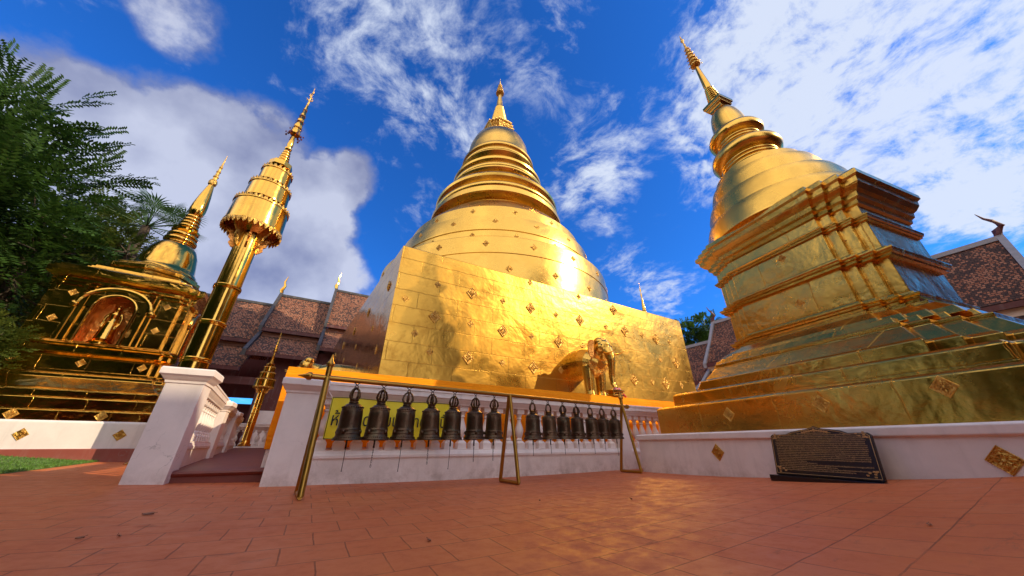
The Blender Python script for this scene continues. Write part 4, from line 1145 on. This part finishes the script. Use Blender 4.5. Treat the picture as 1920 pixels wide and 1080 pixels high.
tag(um, 'very tall golden ceremonial umbrella on a thick pole behind the stair pier', 'umbrella', 'golden ceremonial umbrellas')
um2 = copy_tree(um)
um2.location = (-1.72, 14, .39); um2.scale = (.50, .50, .353)
tag(um2, 'small distant golden ceremonial umbrella at the far end of the red landing', 'umbrella', 'golden ceremonial umbrellas')

# ------------------------------------------------------------------ temple hall behind the left (ridge runs along X)
vh = empty('temple_hall', (0, 24, 0), 0, 'dark red temple hall with stepped brown tiled roofs behind the stair', 'building')
k24 = 24 / 18
def zY(z18, Y): return .45 + (z18 - .45) * Y / 18
def slab(p, th, m, nm, par, bevel=0):
    """roof plane: p = 4 corners counterclockwise, thickened downward"""
    a = [Vector(q) for q in p]; n = (a[1] - a[0]).cross(a[3] - a[0]).normalized()
    if n.z < 0: n = -n
    return MB().rings([[q - n * th for q in a], a]).build(nm, m, par)
for (xa, xb, zr, ze, zt2, ze2) in ((-8.5, -2.67, 6.42, 4.72, 4.36, 3.5), (-2.67, -.42, 7.0, 5.35, 4.95, 4.2), (-.42, 9, 7.8, 5.95, 5.55, 4.75)):
    X_a, X_b = xa * k24, xb * k24
    ZR = zY(zr, 24); ZE = zY(ze, 21.4); ZT2 = zY(zt2, 21.7); ZE2 = zY(ze2, 19.6)
    rf = slab([(X_a, 21.4 - 24, ZE), (X_b, 21.4 - 24, ZE), (X_b, 0, ZR), (X_a, 0, ZR)], .12, M['roofx'], 'roof', vh)
    slab([(X_a, 2.6, ZE), (X_a, 0, ZR - .01), (X_b, 0, ZR - .01), (X_b, 2.6, ZE)], .12, M['roofx'], 'roof', vh)
    MB().box(X_a, X_b, -.1, .1, ZR - .05, ZR + .10).build('ridge_cap', M['blackwood'], rf)
    MB().box(X_a, X_b, -2.68, -2.55, ZE - .22, ZE - .04).build('eave_board', M['redwood'], rf)
    lo = slab([(X_a, 19.6 - 24, ZE2), (X_b, 19.6 - 24, ZE2), (X_b, 21.7 - 24, ZT2), (X_a, 21.7 - 24, ZT2)], .12, M['roofx'], 'roof', vh)
    MB().box(X_a, X_b, -4.46, -4.34, ZE2 - .2, ZE2 - .03).build('eave_board', M['redwood'], lo)
    MB().box(X_a, X_b, -2.35, -2.2, ZT2 - .1, ZE - .2).build('clerestory', M['fascia'], vh)
    # bargeboards at the left gable
    for (A_, B_) in (((X_a, -2.75, ZE - .1), (X_a, 0, ZR + .15)), ((X_a, -4.55, ZE2 - .1), (X_a, -2.25, ZT2 + .12))):
        A_, B_ = Vector(A_), Vector(B_)
        MB().rings([[A_ + Vector(q) for q in ((-.14, 0, -.15), (.02, 0, -.15), (.02, 0, .15), (-.14, 0, .15))], [B_ + Vector(q) for q in ((-.14, 0, -.15), (.02, 0, -.15), (.02, 0, .15), (-.14, 0, .15))]]).build('bargeboard', M['blackwood'], vh)
    if xa > -8:
        mb = MB().tube([(X_a - .05, 0, ZR + .05), (X_a - .12, -.05, ZR + .35), (X_a - .02, 0, ZR + .7), (X_a - .10, 0, ZR + 1.0), (X_a, 0, ZR + 1.45)], [.09, .12, .085, .06, .01], 8)
        mb.build('chofa', M['gold_poly'], vh, smooth=True)
    # gable infill
    MB().add([(X_a + .1, -2.4, ZE - .2), (X_a + .1, 2.4, ZE - .2), (X_a + .1, 0, ZR - .2)], [(0, 1, 2)]).build('gable_wall', M['redwall'], vh)
wx0 = at_y(474, 760, 20.4).x
MB().box(wx0, 12, -3.6, -3.4, 1.75, zY(4.3, 21)).build('wall', M['redwall'], vh)
MB().box(wx0 + .25, 12, -3.75, -3.55, 0, 1.9).build('wall_base', M['white'], vh)
MB().box(wx0, -.6, -2.32, -2.1, 1.7, 6.12).box(-.6, 12, -2.32, -2.1, 1.7, 6.5).build('wall', M['redwall'], vh)
for k in range(7):
    x = wx0 + .1 + k * 1.7
    MB().box(x - .13, x + .13, -4.0, -3.74, 0, 4.0).build('column', M['redwood'], vh)
MB().box(-11, wx0, -4.1, -3.9, 3.0, 3.35).build('tie_beam', M['redwood'], vh)
MB().box(-11, wx0, 3.0, 3.2, 3.1, 5.9).build('wall', M['redwall'], vh)
MB().box(-11, wx0, 3.0, 3.2, -.1, at_y(450, 757, 27).z).build('wall', M['redwall'], vh)
for x in (-10.5, -8, -5.8): MB().box(x - .14, x + .14, -4.1, -3.85, 0, 3.9).build('column', M['redwood'], vh)

# ------------------------------------------------------------------ temple hall on the right (ridge runs along Y)
rh = empty('temple_hall', (22, 5, 0), 0, 'temple hall with steep mottled tile roofs and grey ridges behind the right stupa', 'building')
for (ya, yb, zr, ze) in ((-.6, 10.9, 7.75, 4.85), (10.7, 18, 6.62, 3.95)):
    a_, c_ = ya - 5, yb - 5
    rf = slab([(-2.2, c_, ze), (-2.2, a_, ze), (0, a_, zr), (0, c_, zr)], .1, M['roofy'], 'roof', rh)
    slab([(2.2, a_, ze), (2.2, c_, ze), (0, c_, zr - .01), (0, a_, zr - .01)], .1, M['roofy'], 'roof', rh)
    MB().box(-.12, .12, a_ - .05, c_, zr - .06, zr + .13).build('ridge_cap', M['ridge'], rf)
    MB().box(-2.3, -2.15, a_, c_, ze - .25, ze - .05).build('eave_board', M['redwood'], rf)
    lo = slab([(-4.0, c_, ze - 1.75), (-4.0, a_, ze - 1.75), (-1.95, a_, ze - .45), (-1.95, c_, ze - .45)], .1, M['roofy'], 'roof', rh)
    MB().box(-4.1, -3.96, a_, c_, ze - 2.0, ze - 1.8).build('eave_board', M['redwood'], lo)
    MB().box(-2.05, -1.9, a_, c_, ze - .5, ze - .22).build('clerestory', M['cream'], rh)
    for e, (A_, B_) in (((a_), ((-2.35, 0, ze - .15), (0, 0, zr + .12))), ((c_), ((-2.35, 0, ze - .15), (0, 0, zr + .12))), ((a_), ((-4.15, 0, ze - 1.9), (-1.95, 0, ze - .4))), ((c_), ((-4.15, 0, ze - 1.9), (-1.95, 0, ze - .4)))):
        A_ = Vector((A_[0], e, A_[2])); B_ = Vector((B_[0], e, B_[2]))
        sec = ((0, -.12, -.16), (0, .06, -.16), (0, .06, .12), (0, -.12, .12))
        mid = (A_ + B_) / 2 + Vector((0, 0, -.12))
        MB().rings([[A_ + Vector(q) for q in sec], [mid + Vector(q) for q in sec], [B_ + Vector(q) for q in sec]]).build('bargeboard', M['ridge'], rh)
    for e in (a_, c_):
        MB().tube([(0, e, zr + .05), (0, e - .05, zr + .35), (0, e - .22, zr + .5), (0, e - .12, zr + .8), (0, e + .02, zr + 1.0), (0, e + .12, zr + 1.3)], [.12, .13, .09, .06, .04, .01], 8).build('chofa', M['redwood'], rh, smooth=True)
        MB().add([(-2.0, e + (.1 if e == a_ else -.1), ze - .2), (2.0, e + (.1 if e == a_ else -.1), ze - .2), (0, e + (.1 if e == a_ else -.1), zr - .15)], [(0, 1, 2)]).build('gable_wall', M['redwall'], rh)
    MB().box(-3.3, -3.1, a_ + .2, c_, 0, ze - 1.2).build('wall', M['cream'], rh)

# far stupa, only its spire clears the central one
fs_ = empty('stupa', (27.6, 20, 0), 0, 'thin golden spire of a distant stupa showing beyond the square body', 'stupa')
MB().lathe([(2.6, 0), (2.6, 3), (2.2, 3.2), (2.2, 6), (1.6, 6.4), (1.5, 8), (1.2, 8.2), (1.1, 9.4), (.7, 10.4), (.5, 10.7)], 40).build('body', M['gold_round'], fs_, smooth=True)
sp = [(.5, 10.6)]
for k in range(14):
    z = 10.7 + k * .26; r = .42 - k * .024
    sp += [(r, z + .02), (r * 1.05, z + .1), (r * .8, z + .2)]
sp += [(.05, 14.6), (.1, 14.8), (.03, 15.2), (.09, 15.4), (.02, 15.8), (.005, 16.5)]
MB().lathe(sp, 20).build('spire', M['gold_poly'], fs_, smooth=True)

# ------------------------------------------------------------------ trees
def frond(mb, p0, d, ln, nleaf, lw, droop, rg):
    """one pinnate spray: paired leaflets along a drooping twig"""
    d = Vector(d).normalized(); side = d.cross(Vector((0, 0, 1)))
    side = side.normalized() if side.length > .05 else Vector((1, 0, 0))
    pts = []
    for i in range(nleaf + 1):
        t = i / nleaf
        pts.append(Vector(p0) + d * ln * t + Vector((0, 0, -droop * ln * t * t)))
    tw = rg.uniform(-.7, .7)
    for i in range(1, nleaf + 1):
        q = pts[i]; tg = (pts[i] - pts[i - 1]).normalized()
        up = side.cross(tg).normalized()
        s2 = (side * math.cos(tw) + up * math.sin(tw))
        L_ = lw * (1.0 - .35 * abs(i / nleaf - .5))
        for s in (-1, 1):
            ax = (s2 * s + tg * .5 + up * rg.uniform(-.35, .2)).normalized()
            wv_ = tg * (L_ * .24)
            mb.add([q, q + ax * L_ * .5 - wv_, q + ax * L_, q + ax * L_ * .5 + wv_], [(0, 1, 2, 3)])
def tree(label, base, clusters, nf, ln, nleaf, lw, m, seed, group=None, trunk=.3, up=.3, droop=.25, nm='tree'):
    rg = np.random.default_rng(seed)
    t = empty(nm, tuple(base), 0, label, 'tree', group)
    B0 = Vector(base)
    top = sum((Vector(c) for c, _ in clusters), Vector()) / len(clusters)
    hub = Vector((B0.x * .6 + top.x * .4, B0.y * .6 + top.y * .4, B0.z + (top.z - B0.z) * .45))
    mb = MB(); mb.tube([Vector((0, 0, -.2)), (hub - B0) * .5 + Vector((.1, 0, 0)), hub - B0], [trunk, trunk * .75, trunk * .6], 10)
    tr_ = mb.build('trunk', M['bark'], t, smooth=True)
    mb = MB(); tips = []
    for c, r in clusters:
        c = Vector(c); mid = (hub + c) / 2 + Vector((rg.uniform(-.3, .3), rg.uniform(-.3, .3), -.2))
        mb.tube([hub - B0, mid - B0, c - B0], [trunk * .45, trunk * .28, trunk * .14], 7)
        for k in range(6):
            e = c + Vector(rg.normal(0, 1, 3)).normalized() * r * .8
            mb.tube([c - B0, (c + e) / 2 - B0 + Vector((0, 0, .1)), e - B0], [trunk * .12, trunk * .07, trunk * .02], 5)
    mb.build('limbs', M['bark'], tr_, smooth=True)
    mb = MB()
    wsum = sum(r ** 2 for _, r in clusters)
    for c, r in clusters:
        c = Vector(c)
        for k in range(int(nf * r * r / wsum)):
            dv = Vector(rg.normal(0, 1, 3)).normalized()
            rr = r * rg.uniform(.25, 1.0) ** .6
            if dv.z < -.3: rr *= .75
            p = c + Vector((dv.x, dv.y, dv.z * .8)) * rr
            d = (dv + Vector((0, 0, up)) + Vector(rg.normal(0, .35, 3)))
            frond(mb, p - B0, d, ln * rg.uniform(.6, 1.2), nleaf, lw * rg.uniform(.8, 1.2), droop, rg)
    cr = mb.build('crown', m, t)
    return t, cr
pp = at_d
big = [(pp(-70, 250, 15), 1.9), (pp(0, 350, 14.5), 1.5), (pp(60, 400, 15), 1.3), (pp(-20, 450, 14.5), 1.7), (pp(-140, 380, 15), 2.4), (pp(50, 490, 15), 1.5), (pp(-60, 190, 15), 1.2), (pp(20, 290, 15), .8), (pp(-20, 540, 15), 1.6), (pp(-180, 200, 16), 2.0), (pp(80, 440, 14.5), .8)]
t1, crown1 = tree('large dark tree with feathery drooping sprays filling the left edge', (pp(-60, 700, 15.5).x, pp(-60, 700, 15.5).y, 0), big, 1500, .95, 9, .18, M['leaf'], 5, 'trees behind the left stupa', .4)
# long outer sprays that reach into the sky
mb = MB(); rg5 = np.random.default_rng(11); B0 = t1.location
for (a, c_, n_) in (((40, 215), (172, 178), 5), ((60, 330), (240, 340), 8), ((50, 300), (190, 242), 6), ((10, 200), (70, 150), 4), ((-20, 190), (12, 95), 5), ((70, 350), (200, 300), 6), ((60, 310), (195, 275), 6), ((120, 360), (238, 335), 5), ((-10, 230), (25, 120), 4), ((20, 260), (90, 160), 4), ((60, 290), (165, 250), 4)):
    A_, B_ = pp(*a, 14.6), pp(*c_, 14.3)
    for k in range(n_):
        f = k / n_; p = A_.lerp(B_, f); d = (B_ - A_).normalized()
        dv = (d + Vector((0, 0, rg5.uniform(-.4, .25))) + Vector(rg5.normal(0, .18, 3)))
        frond(mb, p - B0, dv, 1.25 * (1 - f * .3), 13, .17, .15, rg5)
mb.build('crown', M['leaf'], t1)
c2_ = [(pp(165, 440, 19), 1.5), (pp(190, 400, 19), 1.1), (pp(130, 480, 19), 1.7), (pp(110, 540, 18), 1.8), (pp(215, 440, 19), 1.1), (pp(238, 475, 15), .75), (pp(215, 470, 15), .8), (pp(60, 590, 18), 1.8), (pp(190, 510, 19), 1.5)]
tree('rounded olive green tree behind the left stupa, between the feathery tree and the palm', (pp(170, 700, 19).x, pp(170, 700, 19).y, 0), c2_, 1500, .55, 7, .15, M['leaf2'], 8, 'trees behind the left stupa', .3)
c3_ = [(pp(-25, 645, 11.5), .42), (pp(-70, 630, 11.5), .6), (pp(-40, 690, 11.5), .45), (pp(-110, 650, 11.5), .8)]
tree('low bright green bush at the left edge beside the stupa base', (pp(-20, 760, 11.5).x, pp(-20, 760, 11.5).y, 0.2), c3_, 700, .3, 6, .09, M['leaf2'], 12, None, .06, nm='bush')
c6_ = [(pp(40, 560, 22), 3.0), (pp(130, 590, 22), 2.6), (pp(-80, 560, 22), 3.0), (pp(60, 660, 22), 2.4)]
tree('dark background tree filling the gap left of the niche', (pp(40, 740, 22).x, pp(40, 740, 22).y, 0), c6_, 1500, 1.0, 8, .26, M['leaf'], 14, 'trees behind the left stupa', .3)
c4_ = [(pp(1300, 628, 38), 1.9), (pp(1325, 618, 38), 1.7), (pp(1285, 645, 38), 1.6), (pp(1312, 655, 38), 2.2), (pp(1345, 640, 38), 1.6)]
tree('distant round tree peeking over the hall roof between the two big stupas', (pp(1310, 760, 38).x, pp(1310, 760, 38).y, 0), c4_, 900, .8, 6, .3, M['leaf'], 21, None, .3)
# palm
pc_ = pp(275, 425, 16); pl = empty('palm_tree', (pc_.x, pc_.y, 0), 0, 'fan leaved palm between the olive tree and the left stupa bell', 'palm')
MB().tube([(0, 0, -.2), (.1, 0, pc_.z * .5), (0, 0, pc_.z)], [.2, .15, .12], 10).build('trunk', M['bark'], pl, smooth=True)
mb = MB(); rgp = np.random.default_rng(4)
for k in range(26):
    a = rgp.uniform(0, 2 * PI); e = rgp.uniform(-.3, 1.3)
    d = Vector((math.cos(a) * math.cos(e), math.sin(a) * math.cos(e), math.sin(e)))
    st0 = Vector((0, 0, pc_.z)); hub = st0 + d * rgp.uniform(.7, 1.1)
    mb.tube([st0, hub], [.02, .012], 5)
    sd_ = d.cross(Vector((0, 0, 1))).normalized(); upv = sd_.cross(d)
    for q in range(17):
        b_ = -1.45 + 2.9 * q / 16
        dd_ = d * math.cos(b_) + sd_ * math.sin(b_)
        L_ = .75; w_ = (sd_ * math.cos(b_) - d * math.sin(b_)) * .022
        m1 = hub + dd_ * L_ * .55; e1 = hub + dd_ * L_ - Vector((0, 0, .16))
        mb.add([hub, m1 - w_, e1, m1 + w_], [(0, 1, 2, 3)])
mb.build('crown', M['leafp'], pl)

# ------------------------------------------------------------------ behind the camera: unseen halls and trees added for plaza shade and dark gold reflections
def added_hall(loc, rz, xa, xb, hw, he, hr, lab):
    bh = empty('temple_hall', loc, rz, lab, 'building')
    MB().box(xa + 1, xb - .7, -hw + 1, hw - 1, 0, he + .8).build('wall', M['redwall'], bh)
    for q in (-1, 1):
        slab([(xa, q * hw, he), (xb, q * hw, he), (xb, 0, hr), (xa, 0, hr)], .15, M['roofx'], 'roof', bh)
    for xq in (xa + 1.1, xb - .8):
        MB().add([(xq, -hw + .9, he + .7), (xq, hw - .9, he + .7), (xq, 0, hr - .8)], [(0, 1, 2)]).build('gable_wall', M['redwall'], bh)
added_hall((16, -9, 0), 0, -10, 9, 4, 5.5, 13.7, 'tall unseen hall added behind the photographer to shade the plaza')  # added out of view, ridge sized so its shadow covers plaza and rails
added_hall((-6, -18, 0), 0, -13, 5, 4, 4.2, 7.5, 'low unseen hall added straight behind the photographer for the gold to reflect')  # added out of view so the lower gold mirrors something dark
added_hall((-16, -4, 0), PI / 2, -8, 7, 3.4, 6.5, 11, 'low unseen hall added left of the photographer for the gold to reflect')  # added out of view to darken reflections in the right stupa
for i, (x, y, h, sd__) in enumerate(((-8, -7, 7, 31), (-12.5, 2.5, 6.5, 32), (-11, -3.5, 8.5, 33), (-10, -.5, 5.5, 34), (-4, -11, 9, 35), (-10.5, 6.2, 3.4, 36), (-13.5, 8.2, 6.5, 37), (-12, 4.0, 4.6, 38))):  # unseen trees, added so the gold reflects dark foliage
    cl = [(Vector((x + dx, y + dy, h + dz)), r) for dx, dy, dz, r in ((0, 0, 0, 2.4), (1.5, 1, -2.0, 2.2), (-1.6, .5, -1.5, 2.4), (.3, -1.6, .6, 2.3), (.5, 1.2, 1.6, 1.8), (0, 0, -3.4, 2.0))]
    tree(('broad unseen tree added behind the photographer', 'unseen tree added beyond the lawn, far to the left', 'tallest of the unseen trees added behind the photographer', 'low unseen tree added left of the photographer', 'tall unseen tree added far behind the photographer', 'low leafy unseen tree added beyond the left edge of the lawn', 'taller unseen tree added behind the low ones beyond the lawn', 'mid height unseen tree added beyond the lawn, left of the low one')[i], (x, y, 0), cl, 1100, .95, 6, .42, M['leaf'], sd__, None, .3)

# ------------------------------------------------------------------ small things on the plaza
def litter(px, py, s, rz, lab, m=M['leaflitter']):
    p = gnd(px, py); mb = MB(); n = 8
    top = []
    for k in range(n + 1):
        t = k / n; w_ = math.sin(PI * t) * .25 * s + .002
        top.append([(s * (t - .5), -w_, .004 + .012 * s * 8 * abs(t - .5)), (s * (t - .5), 0, .002), (s * (t - .5), w_, .006 + .01 * s * 8 * t)])
    v = [q for r_ in top for q in r_]
    v2 = [(a, b_, c_ + .0015) for a, b_, c_ in v]
    N = len(v)
    f = [(3 * i + j, 3 * i + 3 + j, 3 * i + 4 + j, 3 * i + 1 + j) for i in range(n) for j in range(2)]
    mb.add(v + v2, f + [tuple(N + q for q in ff) for ff in f])
    mb.tube([(s * .5, 0, .01), (s * .75, .01 * s, .012)], .0015, 5)
    o = mb.build('fallen_leaf', m, loc=(p.x, p.y, p.z + .002), smooth=True); o.rotation_euler = (0, 0, rz)
    tag(o, lab, 'leaf', 'fallen leaves on the tiles')
litter(276, 967, .075, -.5, 'curled dry leaf on the tiles in front of the left pier')
litter(1012, 905 + 35, .03, .8, 'tiny dark leaf on the sunlit orange tiles near the middle frame legs')
litter(804, 1017, .035, 1.8, 'dark crumpled leaf on the tiles at the bottom centre')

for i, (px, py, sz, rz, lab) in enumerate((
    (148, 1012, .03, .3, 'small dry leaf near the lower left corner of the tiles'), (222, 1008, .03, 2.1, 'small dry leaf right of another at the lower left of the tiles'),
    (1184, 938, .04, 1.1, 'small dark leaf on the glowing tiles in front of the far frame legs'), (1745, 988, .03, .2, 'pale scrap of leaf on the tiles at the right, below the sign'),
    (398, 933, .02, 1.3, 'tiny dark leaf lying in front of the red step'))):
    litter(px, py, sz, rz, lab)
